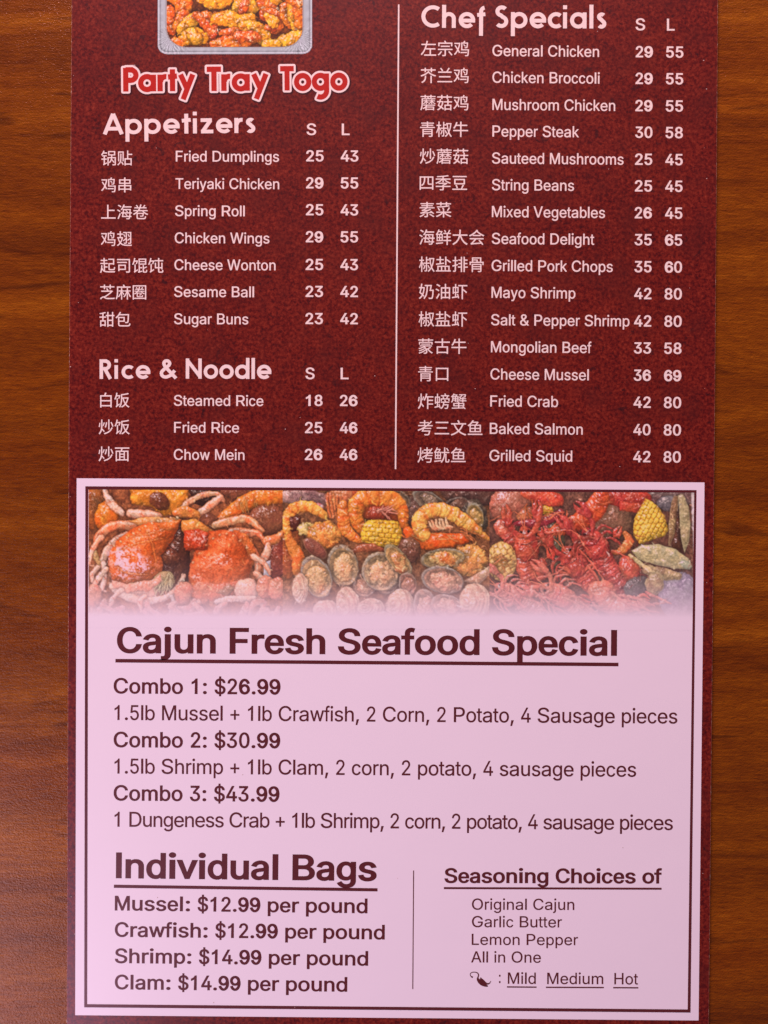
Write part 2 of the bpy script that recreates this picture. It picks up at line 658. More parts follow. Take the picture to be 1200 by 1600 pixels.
def glyph(ch, heavy):
    """outlines with cap height 716 and the given advance"""
    k = (ch, heavy)
    if k in _gc:
        return _gc[k]
    adv = dict(zip(ADV_CH, ADV_B if heavy else ADV_R)).get('0' if ch.isdigit() else ch, 556)
    if ch == ' ':
        _gc[k] = ([], adv)
        return _gc[k]
    if ch in 'lI':
        w2 = 46 if not heavy else 49
        _gc[k] = ([[(adv / 2 - w2, 0), (adv / 2 + w2, 0), (adv / 2 + w2, 716), (adv / 2 - w2, 716)]], adv)
        return _gc[k]
    if ch == '1':
        _gc[k] = ([[(252, 0), (342, 0), (342, 716), (284, 716), (262, 672), (218, 624), (168, 586), (108, 558), (108, 472),
                    (160, 492), (212, 522), (252, 556)]], adv)
        return _gc[k]
    if ch in '69':
        st = [arc(266, 480, 176, -4, 184, 22, 190), arc(266, 480, 176, 176, 364, 22, 190), arc(268, 350, 196, 62, -152, 26, 318)]
        g = []
        for p in st:
            L_, R_ = stroke_ring(p, 92)
            g += [ccw([R_[q], R_[q + 1], L_[q + 1], L_[q]]) for q in range(len(L_) - 1)]
        if ch == '6':
            g = [[(550 - x, 704 - y) for x, y in r] for r in g]
        _gc[k] = (g, adv)
        return _gc[k]
    rs = text_rings(ch, GROTESK)
    two = [p[0] for r in text_rings(ch + 'H', GROTESK) for p in r]
    a_in = max(two) - max(_hx)
    sx = adv / a_in
    low = ch.islower()

    def wy(y):
        if not low or y <= 0:
            return y / GC * 716
        if y <= GX:
            return y / GX * 519
        return 519 + (y - GX) / (GL - GX) * (716 - 519)
    _gc[k] = ([[(x * sx, wy(y)) for x, y in r] for r in rs], adv)
    return _gc[k]


def latin(name, s, xl, yl, xr, yr, cap, mat, z=Z2, bold=0.0, heavy=False, aspect=None):
    """bold: thousandths of the em added on each side of an upright stem"""
    x, rings, track = 0.0, [], 0.0
    if aspect:          # keep the letters this wide and let the spacing take up the rest
        nat = sum(glyph(ch, heavy)[1] for ch in s) - 70
        want = math.hypot(xr - xl, yr - yl) / (cap / 716) / aspect
        track = (want - nat) / (len(s) - 1)
    for ch in s:
        g, adv = glyph(ch, heavy)
        rings += [grow([(p[0] + x, p[1]) for p in r], bold, bold * .62) for r in g]
        x += adv + track
    rings = [[(p[0] / 1000, p[1] / 1000) for p in r] for r in rings]
    return place(name, rings, xl, yl, xr, yr, -bold * .00062, .716 + bold * .00062, cap, z, mat)


def hanzi(name, s, xl, yc, em, mat, z=Z1, slope=0.0, bold=0.003):
    rings = [grow(r, bold) for r in text_rings(s, None)]
    ys = [p[1] for q in rings for p in q]
    xs = [p[0] for q in rings for p in q]
    ref = text_rings('\u56fd', None)
    rx = [p[0] for q in ref for p in q]
    ry = [p[1] for q in ref for p in q]
    ref2 = text_rings('\u56fd\u56fd', None)
    adv = max(p[0] for q in ref2 for p in q) - max(rx)
    mid = (min(ry) + max(ry)) / 2
    k = em / adv
    w = (max(xs) - min(xs)) * k
    yb = yc
    # the glyph box is centred on yc
    return place(name, rings, xl, yb + em * 0.5, xl + w, yb + em * 0.5 + slope * w, mid - adv / 2, mid + adv / 2, em, z, mat)


L_ROWS = [
    ('锅贴', 'Fried Dumplings', '25', '43', 158, 247.5, 274.6, 436, 252.4),
    ('鸡串', 'Teriyaki Chicken', '29', '55', 158, 289.6, 274.2, 436.3, 295.2),
    ('上海卷', 'Spring Roll', '25', '43', 158, 331.8, 273.5, 382.5, 337.6),
    ('鸡翅', 'Chicken Wings', '29', '55', 157.5, 373.6, 273, 421, 380),
    ('起司馄饨', 'Cheese Wonton', '25', '43', 156.3, 415.3, 272.5, 430.6, 422),
    ('芝麻圈', 'Sesame Ball', '23', '42', 156.3, 457, 272, 397, 464),
    ('甜包', 'Sugar Buns', '23', '42', 155.5, 499.6, 272, 388, 506.4),
    ('白饭', 'Steamed Rice', '18', '26', 156.5, 625.7, 271.6, 411.5, 634),
    ('炒饭', 'Fried Rice', '25', '46', 154.2, 667.6, 272, 373.5, 676),
    ('炒面', 'Chow Mein', '26', '46', 154, 709.7, 271.5, 382, 718.4),
]
L_PRICE = [252.2, 294.4, 336.4, 378.6, 421.9, 464, 506.4, 634.3, 676.8, 718.8]
for i, (cn, en, s, l, cx, cy, xl, xr, yb) in enumerate(L_ROWS):
    hanzi('chinese_dish_name', cn, cx, cy, 25.1, M_PINK)
    latin('english_dish_name', en, xl, yb, xr, yb + 0.5, 16.8, M_PINK, Z1, bold=11)
    f = (yb - 252) / 466
    x0 = 478.3 - 2.0 * f
    latin('price', s, x0 + (1.2 if s == '18' else 0), L_PRICE[i], x0 + 27.4, L_PRICE[i] + .1, 17.4, M_PINK, Z1, bold=25, heavy=True)
    x0 = 532.4 - 1.6 * f
    latin('price', l, x0, L_PRICE[i] + .2, x0 + 27.6, L_PRICE[i] + .3, 17.4, M_PINK, Z1, bold=25, heavy=True)

R_ROWS = [
    ('左宗鸡', 'General Chicken', '29', '55', 76.4, 769.3, 936, 87.6),
    ('芥兰鸡', 'Chicken Broccoli', '29', '55', 118.4, 769.3, 937, 129.3),
    ('蘑菇鸡', 'Mushroom Chicken', '29', '55', 161, 769.3, 961.2, 171.8),
    ('青椒牛', 'Pepper Steak', '30', '58', 202.5, 769.3, 904.7, 213.4),
    ('炒蘑菇', 'Sauteed Mushrooms', '25', '45', 244.6, 768.6, 974.3, 255.6),
    ('四季豆', 'String Beans', '25', '45', 286, 768.5, 897, 297.2),
    ('素菜', 'Mixed Vegetables', '26', '45', 328.2, 768.5, 945.3, 339.2),
    ('海鲜大会', 'Seafood Delight', '35', '65', 371.2, 768.4, 928.5, 381.2),
    ('椒盐排骨', 'Grilled Pork Chops', '35', '60', 413.4, 768, 957.4, 423.4),
    ('奶油虾', 'Mayo Shrimp', '42', '80', 455.9, 767.9, 899, 465.4),
    ('椒盐虾', 'Salt & Pepper Shrimp', '42', '80', 498.9, 767.2, 983.5, 508.2),
    ('蒙古牛', 'Mongolian Beef', '33', '58', 541.4, 767, 924, 550.4),
    ('青口', 'Cheese Mussel', '36', '69', 584.4, 766.2, 920, 593),
    ('炸螃蟹', 'Fried Crab', '42', '80', 627.5, 765.9, 872, 635.2),
    ('考三文鱼', 'Baked Salmon', '40', '80', 669, 765.2, 910.5, 678),
    ('烤鱿鱼', 'Grilled Squid', '42', '80', 711.6, 764.6, 894, 720.2),
]
for i, (cn, en, s, l, cy, xl, xr, yb) in enumerate(R_ROWS):
    f = i / 15
    hanzi('chinese_dish_name', cn, 657.4 - 5.2 * f, cy, 25.9, M_PINK, slope=0.004)
    latin('english_dish_name', en, xl, yb, xr, yb + (xr - xl) * 0.009, 17.4, M_PINK, Z1, bold=11)
    yp = yb + 2.0
    x0 = 993.2 - 3.9 * f
    latin('price', s, x0, yp, x0 + 27.0, yp + .2, 17.6, M_PINK, Z1, bold=25, heavy=True)
    x0 = 1040.6 - 4.0 * f
    latin('price', l, x0, yp + .5, x0 + 27.2, yp + .7, 17.6, M_PINK, Z1, bold=25, heavy=True)

for s, xl, xr, yb, cap in (('S', 479, 494, 211, 18), ('L', 534, 546.3, 211.2, 18),
                           ('S', 477.2, 491.6, 592.4, 18), ('L', 532.2, 544.6, 592.6, 18),
                           ('S', 993, 1008, 47.4, 18.6), ('L', 1042, 1054.2, 47.9, 18.6)):
    latin('size_letter', s, xl, yb, xr, yb, cap, M_PINK, Z1, bold=20, heavy=True)

latin('panel_heading', 'Cajun Fresh Seafood Special', 182.6, 1020.4, 964, 1024.8, 40.6, M_DARK, bold=34, heavy=True)
latin('panel_heading', 'Individual Bags', 181, 1372.2, 588.6, 1376.8, 40.6, M_DARK, bold=34, heavy=True)
latin('panel_heading', 'Seasoning Choices of', 694.3, 1379.6, 1034.5, 1380.6, 23.4, M_DARK, bold=34, heavy=True)
for k, (s, xr, y0, y1) in enumerate((('Combo 1: $26.99', 438.4, 1083.6, 1085.2), ('Combo 2: $30.99', 438, 1167.6, 1169.2),
                                     ('Combo 3: $43.99', 436.8, 1250.9, 1252.8))):
    latin('combo_price_line', s, 177.5, y0, xr, y1, 24.4, M_DARK, bold=23)
for s, xr, y0, y1 in (('1.5lb Mussel + 1lb Crawfish, 2 Corn, 2 Potato, 4 Sausage pieces', 1058.4, 1125, 1130.6),
                      ('1.5lb Shrimp + 1lb Clam, 2 corn, 2 potato, 4 sausage pieces', 994, 1208.6, 1213.8),
                      ('1 Dungeness Crab + 1lb Shrimp, 2 corn, 2 potato, 4 sausage pieces', 1051.4, 1291.7, 1297)):
    latin('combo_contents_line', s, 178.8, y0, xr, y1, 23.6, M_DARK, bold=10, aspect=0.97)
for s, xr, y0, y1 in (('Mussel: $12.99 per pound', 574.2, 1422.6, 1427), ('Crawfish: $12.99 per pound', 601.2, 1463.8, 1468),
                      ('Shrimp: $14.99 per pound', 575.2, 1504.8, 1509), ('Clam: $14.99 per pound', 542.6, 1545.8, 1549.6)):
    latin('bag_price_line', s, 179.3, y0, xr, y1, 23.2, M_DARK, bold=25, heavy=True)
for s, xl, xr, yb in (('Original Cajun', 737.3, 897.4, 1421.4), ('Garlic Butter', 737.3, 878, 1448.7),
                      ('Lemon Pepper', 737, 903.2, 1476.4), ('All in One', 736, 845.2, 1503.8)):
    latin('seasoning_line', s, xl, yb, xr, yb + 0.5, 17.6, M_DARK, bold=9)
for s, xl, xr, yb, cap in (('Mild', 793.4, 837.2, 1537.2, 18), ('Medium', 854.9, 942.6, 1537.6, 18), ('Hot', 959.8, 996.9, 1538, 18)):
    latin('spice_level', s, xl, yb, xr, yb + 0.2, cap, M_DARK, bold=9)
latin('colon_mark', ':', 779.5, 1536, 782.3, 1536, 18.6, M_DARK, bold=8)


# ---- rounded geometric display lettering, drawn as strokes
W = 0.17
h = W / 2


def circ(cx, cy, r, ry=None):
    return [arc(cx, cy, r, -4, 184, ry=ry), arc(cx, cy, r, 176, 364, ry=ry)]


def G_(ch):
    """strokes and advance width, cap height 1"""
    R = 0.27
    c = h + R
    x = 0.70
    if ch == 'o':
        return circ(c, x / 2, R), 2 * c + 0.04
    if ch == 'e':
        return [arc(c, x / 2, R, -6, 318), [(c - R, x / 2 - .02), (c + R + h * .97, x / 2 - .02)]], 2 * c + 0.03
    if ch == 'c':
        return [arc(c, x / 2, R, 48, 312)], 2 * c - 0.10
    if ch == 'a':
        return circ(c, x / 2, R) + [[(c + R, 0), (c + R, x)]], 2 * c + 0.08
    if ch == 'p':
        return circ(c, x / 2, R) + [[(h, -.35), (h, x)]], 2 * c + 0.05
    if ch == 'd':
        return circ(c, x / 2, R) + [[(c + R, 0), (c + R, 1.04)]], 2 * c + 0.08
    if ch == 'g':
        return circ(c, x / 2, R) + [[(c + R, x), (c + R, 0.0)] + arc(c + R - .27, -.02, .27, 0, -120)], 2 * c + 0.07
    if ch == 'h':
        return [[(h, 0), (h, 1.02)], arc(h + .21, x - h - .21, .21, 180, 0) + [(h + .42, 0)]], .42 + W + 0.07
    if ch == 'i':
        return [[(h, 0), (h, x)], [(h, .84), (h, 1.01)]], W + 0.09
    if ch == 'l':
        return [[(h, 0), (h, 1.04)]], W + 0.08
    if ch == 'r':
        return [[(h, 0), (h, x)], arc(h + .24, x - h - .22, .22, 180, 82)], .41
    if ch == 't':
        return [[(.17, 0), (.17, .92)], [(-.02, x - h - .02), (.36, x - h + .02)]], .40
    if ch == 's':
        return [arc(.235, .51, .115, 40, 250, ry=.105)[:] + arc(.225, .205, .125, 62, -140, ry=.125)], .46
    if ch == 'z':
        return [[(.02, x - h), (.50, x - h)], [(.44, x - .10), (.11, .10)], [(.03, h), (.56, h)]], .62
    if ch == 'y':
        return [[(.08, x), (.35, .10)], [(.60, x), (.18, -.35)]], .66
    if ch == 'f':
        return [[(.17, -.34), (.17, .74)] + arc(.17 + .17, .74, .17, 180, 100), [(.0, x - .12), (.35, x - .08)]], .42
    if ch == 'A':
        return [[(.06, 0), (.43, .95)], [(.80, 0), (.43, .95)], [(.20, .26), (.66, .26)]], .90
    if ch == 'C':
        return [arc(.50, .5, .41, 52, 308)], .84
    if ch == 'S':
        return [arc(.33, .73, .19, 38, 258, ry=.175) + arc(.31, .29, .21, 74, -142, ry=.20)], .68
    if ch == 'R':
        return [[(h, 0), (h, 1)], [(h, 1 - h), (.28, 1 - h)] + arc(.28, .715, .1925, 90, -90) + [(h, .5225)],
                [(.24, .54), (.53, .0)]], .64
    if ch == 'P':
        return [[(h, 0), (h, 1)], [(h, 1 - h), (.30, 1 - h)] + arc(.30, .69, .2175, 90, -90) + [(h, .4725)]], .60
    if ch == 'T':
        return [[(.0, 1 - h), (.60, 1 - h)], [(.30, 0), (.30, 1)]], .60
    if ch == 'N':
        return [[(h, 0), (h, 1)], [(.70, 0), (.70, 1)], [(.06, .93), (.73, .07)]], .86
    if ch == '&':
        return [[(.80, .02), (.28, .62)] + arc(.365, .77, .135, 215, -35) + [(.45, .66), (.22, .46)]
                + arc(.31, .27, .20, 150, 300, ry=.185) + [(.56, .18), (.74, .42)]], .90
    return [], .34


def display_rings(s, w=W, halo=0.0, kern=0.0, gaps=None):
    out, x = [], 0.0
    for i, ch in enumerate(s):
        st, adv = G_(ch)
        for p in st:
            p = [(a + x, b) for a, b in p]
            L, Rr = stroke_ring(p, w + 2 * halo)
            # quads, so that a stroke may cross itself
            for k in range(len(L) - 1):
                out.append(ccw([Rr[k], Rr[k + 1], L[k + 1], L[k]]))
            if halo:
                L0, R0 = stroke_ring(p, w)
                for e in (0, -1):
                    a, b = L0[e], R0[e]
                    for q in (a, b):
                        out.append([(q[0] + halo * math.cos(t * math.pi / 8), q[1] + halo * math.sin(t * math.pi / 8)) for t in range(16)])
                    d = Vector((b[0] - a[0], b[1] - a[1])).normalized()
                    nn = (-d.y * halo, d.x * halo)
                    out.append(ccw([(a[0] + nn[0], a[1] + nn[1]), (b[0] + nn[0], b[1] + nn[1]),
                                    (b[0] - nn[0], b[1] - nn[1]), (a[0] - nn[0], a[1] - nn[1])]))
        x += adv + kern + ((gaps or {}).get(i, 0))
    return out


place('section_heading', display_rings('Appetizers', W, kern=0.055, gaps={0: .0, 3: .03}), 160.7, 210.0, 399, 207.6, 0, 1, 33.5, Z1, M_PINK)
place('section_heading', display_rings('Rice', W, kern=0.085), 155.6, 592, 235, 592, 0, 1, 30.5, Z1, M_PINK)
place('section_heading', display_rings('&', W * .95), 249.5, 591.8, 277, 591.8, 0, 1, 31, Z1, M_PINK)
place('section_heading', display_rings('Noodle', W, kern=0.02), 290, 591.6, 424, 592.2, 0, 1, 31.5, Z1, M_PINK)
place('section_heading', display_rings('Chef', W, kern=0.055), 658.3, 43.2, 758.5, 44, 0, 1, 35, Z1, M_PINK)
place('section_heading', display_rings('Specials', W, kern=0.04), 774, 43.8, 947.3, 44.6, 0, 1, 35.5, Z1, M_PINK)
TW = 0.225
for dz, halo, mt, nm, off in ((0, 0.115, M_SHADE, 'title_shadow', 1.6), (1e-5, 0.085, M_PINK, 'title_outline', 0), (2e-5, 0.0, M_RED, 'title_lettering', 0)):
    for wd, xl, xr, yb in (('Party', 192.5, 305.4, 143.2), ('Tray', 323.4, 419.8, 142.4), ('Togo', 438.0, 543.2, 141.5)):
        rr = display_rings(wd, TW, halo, kern=0.03)
        base = display_rings(wd, TW, 0, kern=0.03)
        bx = [p[0] for r in base for p in r]
        place(nm, rr, xl + off, yb + off, xr + off, yb - 1.0 + off, 0, 1, 37.0, TOPZ + 0.6e-5 + dz, mt, xlo=min(bx), xhi=max(bx))


# the curled chilli pepper drawn beside the spice levels
def taper(name, pts, mat, z):
    """pts: photograph x, y, width"""
    c = [P(a, b) for a, b, _ in pts]
    n = len(c)
    L, R = [], []
    for i in range(n):
        a, b = c[max(i - 1, 0)], c[min(i + 1, n - 1)]
        d = Vector((b[0] - a[0], b[1] - a[1])).normalized()
        w = pts[i][2] * PXMM / 2
        L.append((c[i][0] - d.y * w, c[i][1] + d.x * w))
        R.append((c[i][0] + d.y * w, c[i][1] - d.x * w))
    rings = [ccw([R[k], R[k + 1], L[k + 1], L[k]]) for k in range(n - 1)]
    sc_ = 1000.0
    vs, fs = fill_rings([[(p[0] * sc_, p[1] * sc_) for p in r] for r in rings])
    return mesh_obj(name, [(x / sc_, y / sc_, z) for x, y in vs], fs, mat, menu)


def zz(pts):
    def cr(p0, p1, p2, p3, t):
        return tuple(0.5 * ((2 * b) + (-a + c) * t + (2 * a - 5 * b + 4 * c - d) * t * t + (-a + 3 * b - 3 * c + d) * t ** 3)
                     for a, b, c, d in zip(p0, p1, p2, p3))
    q = [(620 + a / 2.449, 1320 + b / 2.449, w / 2.449) for a, b, w in pts]
    q = [q[0]] + q + [q[-1]]
    out = []
    for i in range(1, len(q) - 2):
        for k in range(5):
            out.append(cr(q[i - 1], q[i], q[i + 1], q[i + 2], k / 5))
    return out + [q[-2]]


taper('chilli_drawing', zz([(291, 507, 7), (284, 503, 4), (281, 495, 3), (286, 489, 3.4), (297, 487, 3.4), (308, 490, 4), (313, 498, 5), (311, 506, 5), (310, 513, 9), (316, 522, 14), (326, 531, 15), (338, 538, 10), (349, 541, 4)]), M_DARK, Z2)
taper('chilli_drawing', zz([(321, 507, 2), (322, 513, 8), (328, 521, 13), (337, 529, 11), (347, 532, 6), (355, 529, 4), (360, 521, 2.4)]), M_DARK, Z3)

# tiny pale flecks of dust and chipped ink on the card
_r = np.random.default_rng(17)
_v, _f = [], []
for _k in range(46):
    _x, _y = _r.uniform(116, 1104), _r.uniform(10, 1588)
    if _k > 30:
        _x = _r.choice([_r.uniform(108, 118), _r.uniform(1098, 1108)])
    _s = _r.uniform(.35, .85)
    _b = len(_v)
    for _j in range(6):
        _a = _j * math.pi / 3
        _v.append((*P(_x + _s * math.cos(_a) * _r.uniform(.7, 1.5), _y - _s * math.sin(_a) * _r.uniform(.7, 1.2)), Z3 + 1e-5))
    _f.append(tuple(range(_b, _b + 6)))
mesh_obj('dust_fleck', _v, _f, mat_flat('dust_mat', (206, 160, 156), 0.7), menu)['kind'] = 'stuff'

#PHOTOS#
# ------------------------------------------------------------------ printed food pictures
class Painter:
    """a small picture painter: lumps lit from the upper left with texture and soft contact shade, in picture colours"""

    def __init__(s, w, h, seed, bg, bg2, x0=0.0, y0=0.0, step=1.0):
        s.rng = np.random.default_rng(seed)
        s.w, s.h, s.step, s.x0, s.y0 = w, h, step, x0, y0
        s.X, s.Y = np.meshgrid(x0 + (np.arange(w) + .5) * step, y0 + (np.arange(h) + .5) * step)
        s.n_big = s.fbm(60, 4)
        s.n_mid = s.fbm(22, 4)
        s.n_fine = s.fbm(8, 3)
        s.n_hue = s.fbm(40, 4)
        s.wx = s.fbm(26, 4) - .5
        s.wy = s.fbm(26, 4) - .5
        s.nod, s.cid = s.cells(26)
        t = np.clip((s.n_mid - .3) * 2.2, 0, 1)[..., None]
        s.C = np.array(bg, float) * (1 - t) + np.array(bg2, float) * t
        s.C = s.C * (0.66 + 0.7 * s.n_fine[..., None])

    def fbm(s, px, octv):
        """px: feature size in picture units"""
        out, amp, tot = 0, 1.0, 0
        cell = px / s.step
        for _ in range(octv):
            gw, gh = int(s.w / cell) + 3, int(s.h / cell) + 3
            g = s.rng.random((gh, gw))
            xs, ys = np.arange(s.w) / cell, np.arange(s.h) / cell
            xi, yi = xs.astype(int), ys.astype(int)
            fx, fy = xs - xi, ys - yi
            fx, fy = fx * fx * (3 - 2 * fx), (fy * fy * (3 - 2 * fy))[:, None]
            a = g[yi][:, xi] * (1 - fx) + g[yi][:, xi + 1] * fx
            b = g[yi + 1][:, xi] * (1 - fx) + g[yi + 1][:, xi + 1] * fx
            out = out + amp * (a * (1 - fy) + b * fy)
            tot += amp
            amp *= .58
            cell = max(cell / 2, 1.01)
        return out / tot

    def cells(s, size):
        """rounded nodules: height 0..1 and a random number per nodule"""
        gx, gy = (s.X + s.wx * 26 - s.x0) / size, (s.Y + s.wy * 26 - s.y0) / size
        xi, yi = np.floor(gx).astype(int), np.floor(gy).astype(int)
        J = s.rng.random((yi.max() - yi.min() + 5, xi.max() - xi.min() + 5, 3))
        best = np.full(s.X.shape, 9.0)
        cid = np.zeros(s.X.shape)
        for dy in (-1, 0, 1):
            for dx in (-1, 0, 1):
                j = J[yi + dy - yi.min() + 2, xi + dx - xi.min() + 2]
                d = np.hypot(xi + dx + j[..., 0] - gx, yi + dy + j[..., 1] - gy)
                m = d < best
                best = np.where(m, d, best)
                cid = np.where(m, j[..., 2], cid)
        return np.sqrt(np.clip(1 - (best / .95) ** 2, 0, 1)), cid

    def window(s, x0, y0, x1, y1, pad):
        i0 = int(max(0, (x0 - pad - s.x0) / s.step)); i1 = int(min(s.w, (x1 + pad - s.x0) / s.step + 1))
        j0 = int(max(0, (y0 - pad - s.y0) / s.step)); j1 = int(min(s.h, (y1 + pad - s.y0) / s.step + 1))
        if i1 - i0 < 3 or j1 - j0 < 3:
            return None
        return (slice(j0, j1), slice(i0, i1))

    def ell(s, cx, cy, rx, ry, ang=0, wob=6):
        R = max(rx, ry)
        sl = s.window(cx - R, cy - R, cx + R, cy + R, 30 + R * .2)
        if sl is None:
            return None
        a = math.radians(ang)
        x = s.X[sl] + s.wx[sl] * wob * 3 - cx
        y = s.Y[sl] + s.wy[sl] * wob * 3 - cy
        u = (x * math.cos(a) + y * math.sin(a)) / rx
        v = (-x * math.sin(a) + y * math.cos(a)) / ry
        r = np.sqrt(u * u + v * v)
        return (r - 1) * min(rx, ry), min(rx, ry), (u, v), sl

    def path(s, pts, wob=5):
        """pts: x, y, radius -> distance, thickness, (t along, side)"""
        R = max(p[2] for p in pts)
        sl = s.window(min(p[0] for p in pts) - R, min(p[1] for p in pts) - R, max(p[0] for p in pts) + R, max(p[1] for p in pts) + R, 30)
        if sl is None:
            return None
        x = s.X[sl] + s.wx[sl] * wob * 3
        y = s.Y[sl] + s.wy[sl] * wob * 3
        q = []
        P_ = [pts[0]] + list(pts) + [pts[-1]]
        for i in range(1, len(P_) - 2):
            for k in range(4):
                t = k / 4
                q.append(tuple(0.5 * ((2 * b) + (-a + c) * t + (2 * a - 5 * b + 4 * c - d) * t * t + (-a + 3 * b - 3 * c + d) * t ** 3)
                               for a, b, c, d in zip(P_[i - 1], P_[i], P_[i + 1], P_[i + 2])))
        q.append(tuple(map(float, pts[-1])))
        best = np.full(x.shape, 1e9)
        bt = np.zeros_like(best)
        bs = np.zeros_like(best)
        L = 0.0
        for (ax, ay, ar), (bx, by, br) in zip(q, q[1:]):
            dx, dy = bx - ax, by - ay
            l2 = dx * dx + dy * dy + 1e-9
            t = np.clip(((x - ax) * dx + (y - ay) * dy) / l2, 0, 1)
            r = ar + (br - ar) * t
            d = np.hypot(x - ax - dx * t, y - ay - dy * t)
            m = (d - r) < best
            best = np.where(m, d - r, best)
            bt = np.where(m, L + t * math.sqrt(l2), bt)
            sd = ((x - ax) * dy - (y - ay) * dx) / math.sqrt(l2) / np.maximum(r, 1)
            bs = np.where(m, sd, bs)
            L += math.sqrt(l2)
        return best, R, (bt, bs), sl

    def poly(s, pts, wob=6):
        sl = s.window(min(p[0] for p in pts), min(p[1] for p in pts), max(p[0] for p in pts), max(p[1] for p in pts), 40)
        if sl is None:
            return None
        x = s.X[sl] + s.wx[sl] * wob * 3
        y = s.Y[sl] + s.wy[sl] * wob * 3
        d = np.full(x.shape, 1e9)
        ins = np.zeros(x.shape, bool)
        n = len(pts)
        for i in range(n):
            ax, ay = pts[i]
            bx, by = pts[(i + 1) % n]
            dx, dy = bx - ax, by - ay
            t = np.clip(((x - ax) * dx + (y - ay) * dy) / (dx * dx + dy * dy), 0, 1)
            d = np.minimum(d, np.hypot(x - ax - dx * t, y - ay - dy * t))
            c = ((ay > y) != (by > y)) & (x < (bx - ax) * (y - ay) / (by - ay + 1e-12) + ax)
            ins ^= c
        d = np.where(ins, -d, d)
        return d, max(8.0, -d.min()), None, sl

    def put(s, shp, col, col2=None, bump=2.0, spec=.5, shade=.22, edge=None, ew=5, ec=None, relief=None,
            mix=None, alpha=1.0, T=None, soft=1.5, flat=.62, nod=0.0):
        if shp is None:
            return
        d, T0, _, sl = shp
        n_f, n_m, n_h = s.n_fine[sl], s.n_mid[sl], s.n_hue[sl]
        T = T or T0
        a = np.clip(.5 - d / (soft * s.step), 0, 1)
        C = s.C[sl]
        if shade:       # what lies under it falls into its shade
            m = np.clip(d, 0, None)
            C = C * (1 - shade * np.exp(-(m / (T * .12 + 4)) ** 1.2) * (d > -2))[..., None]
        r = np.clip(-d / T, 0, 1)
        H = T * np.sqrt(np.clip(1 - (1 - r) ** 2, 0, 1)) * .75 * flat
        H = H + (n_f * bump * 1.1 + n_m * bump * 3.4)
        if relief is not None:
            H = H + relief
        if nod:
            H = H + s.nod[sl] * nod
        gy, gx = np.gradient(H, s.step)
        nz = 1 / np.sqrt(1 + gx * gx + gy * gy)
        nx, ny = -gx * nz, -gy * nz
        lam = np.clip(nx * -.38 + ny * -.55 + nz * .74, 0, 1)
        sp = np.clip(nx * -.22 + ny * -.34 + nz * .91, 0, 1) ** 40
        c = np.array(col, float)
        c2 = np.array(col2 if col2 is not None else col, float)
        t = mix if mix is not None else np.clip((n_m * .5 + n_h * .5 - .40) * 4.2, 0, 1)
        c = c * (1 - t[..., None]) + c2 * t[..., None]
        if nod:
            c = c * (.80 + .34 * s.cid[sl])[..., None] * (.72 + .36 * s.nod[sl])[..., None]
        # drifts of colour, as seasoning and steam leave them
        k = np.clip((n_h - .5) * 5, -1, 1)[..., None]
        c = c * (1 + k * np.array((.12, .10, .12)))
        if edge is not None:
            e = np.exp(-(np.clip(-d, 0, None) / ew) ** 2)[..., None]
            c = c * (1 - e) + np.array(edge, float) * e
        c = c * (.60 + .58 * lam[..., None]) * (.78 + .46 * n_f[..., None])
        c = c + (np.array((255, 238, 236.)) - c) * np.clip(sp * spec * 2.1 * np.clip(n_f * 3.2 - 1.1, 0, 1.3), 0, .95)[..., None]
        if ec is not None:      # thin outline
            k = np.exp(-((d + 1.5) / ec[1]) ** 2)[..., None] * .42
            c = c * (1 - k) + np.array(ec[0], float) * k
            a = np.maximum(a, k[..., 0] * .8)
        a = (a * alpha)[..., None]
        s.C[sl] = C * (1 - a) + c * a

    def clutter(s, n, ln=(8, 30), wd=(1.2, 4.5), lo=.62, hi=1.5, y1=None):
        """the many small things a picture of food is full of: bits of leg, spice, wet glints and cracks"""
        for _ in range(n):
            x = s.rng.uniform(s.x0, s.x0 + s.w * s.step)
            y = s.rng.uniform(s.y0, y1 or s.y0 + s.h * s.step)
            i, j = int((y - s.y0) / s.step), int((x - s.x0) / s.step)
            c = s.C[min(i, s.h - 1), min(j, s.w - 1)]
            f = s.rng.uniform(lo, hi)
            c = np.clip(c * f + (26 if f > 1.15 else 0), 0, 255)
            a = s.rng.uniform(0, 6.28)
            l, w = s.rng.uniform(*ln), s.rng.uniform(*wd)
            b = a + s.rng.uniform(-1, 1)
            xm, ym = x + l * .5 * math.cos(a), y + l * .5 * math.sin(a)
            s.put(s.path([(x, y, w * .5), (xm, ym, w), (xm + l * .5 * math.cos(b), ym + l * .5 * math.sin(b), w * .4)]),
                  c, bump=0, spec=.2, shade=0, alpha=s.rng.uniform(.35, .85))

    def finish(s, tint, sharp=.35):
        """overall warmth of the print and the crispness a camera gives"""
        b = s.C
        for _ in range(2):
            q = np.pad(b, ((1, 1), (1, 1), (0, 0)), 'edge')
            b = (q[:-2, 1:-1] + q[2:, 1:-1] + q[1:-1, :-2] + q[1:-1, 2:] + b) / 5
        s.C = np.clip((s.C + (s.C - b) * sharp) * np.array(tint) + 4, 0, 255)

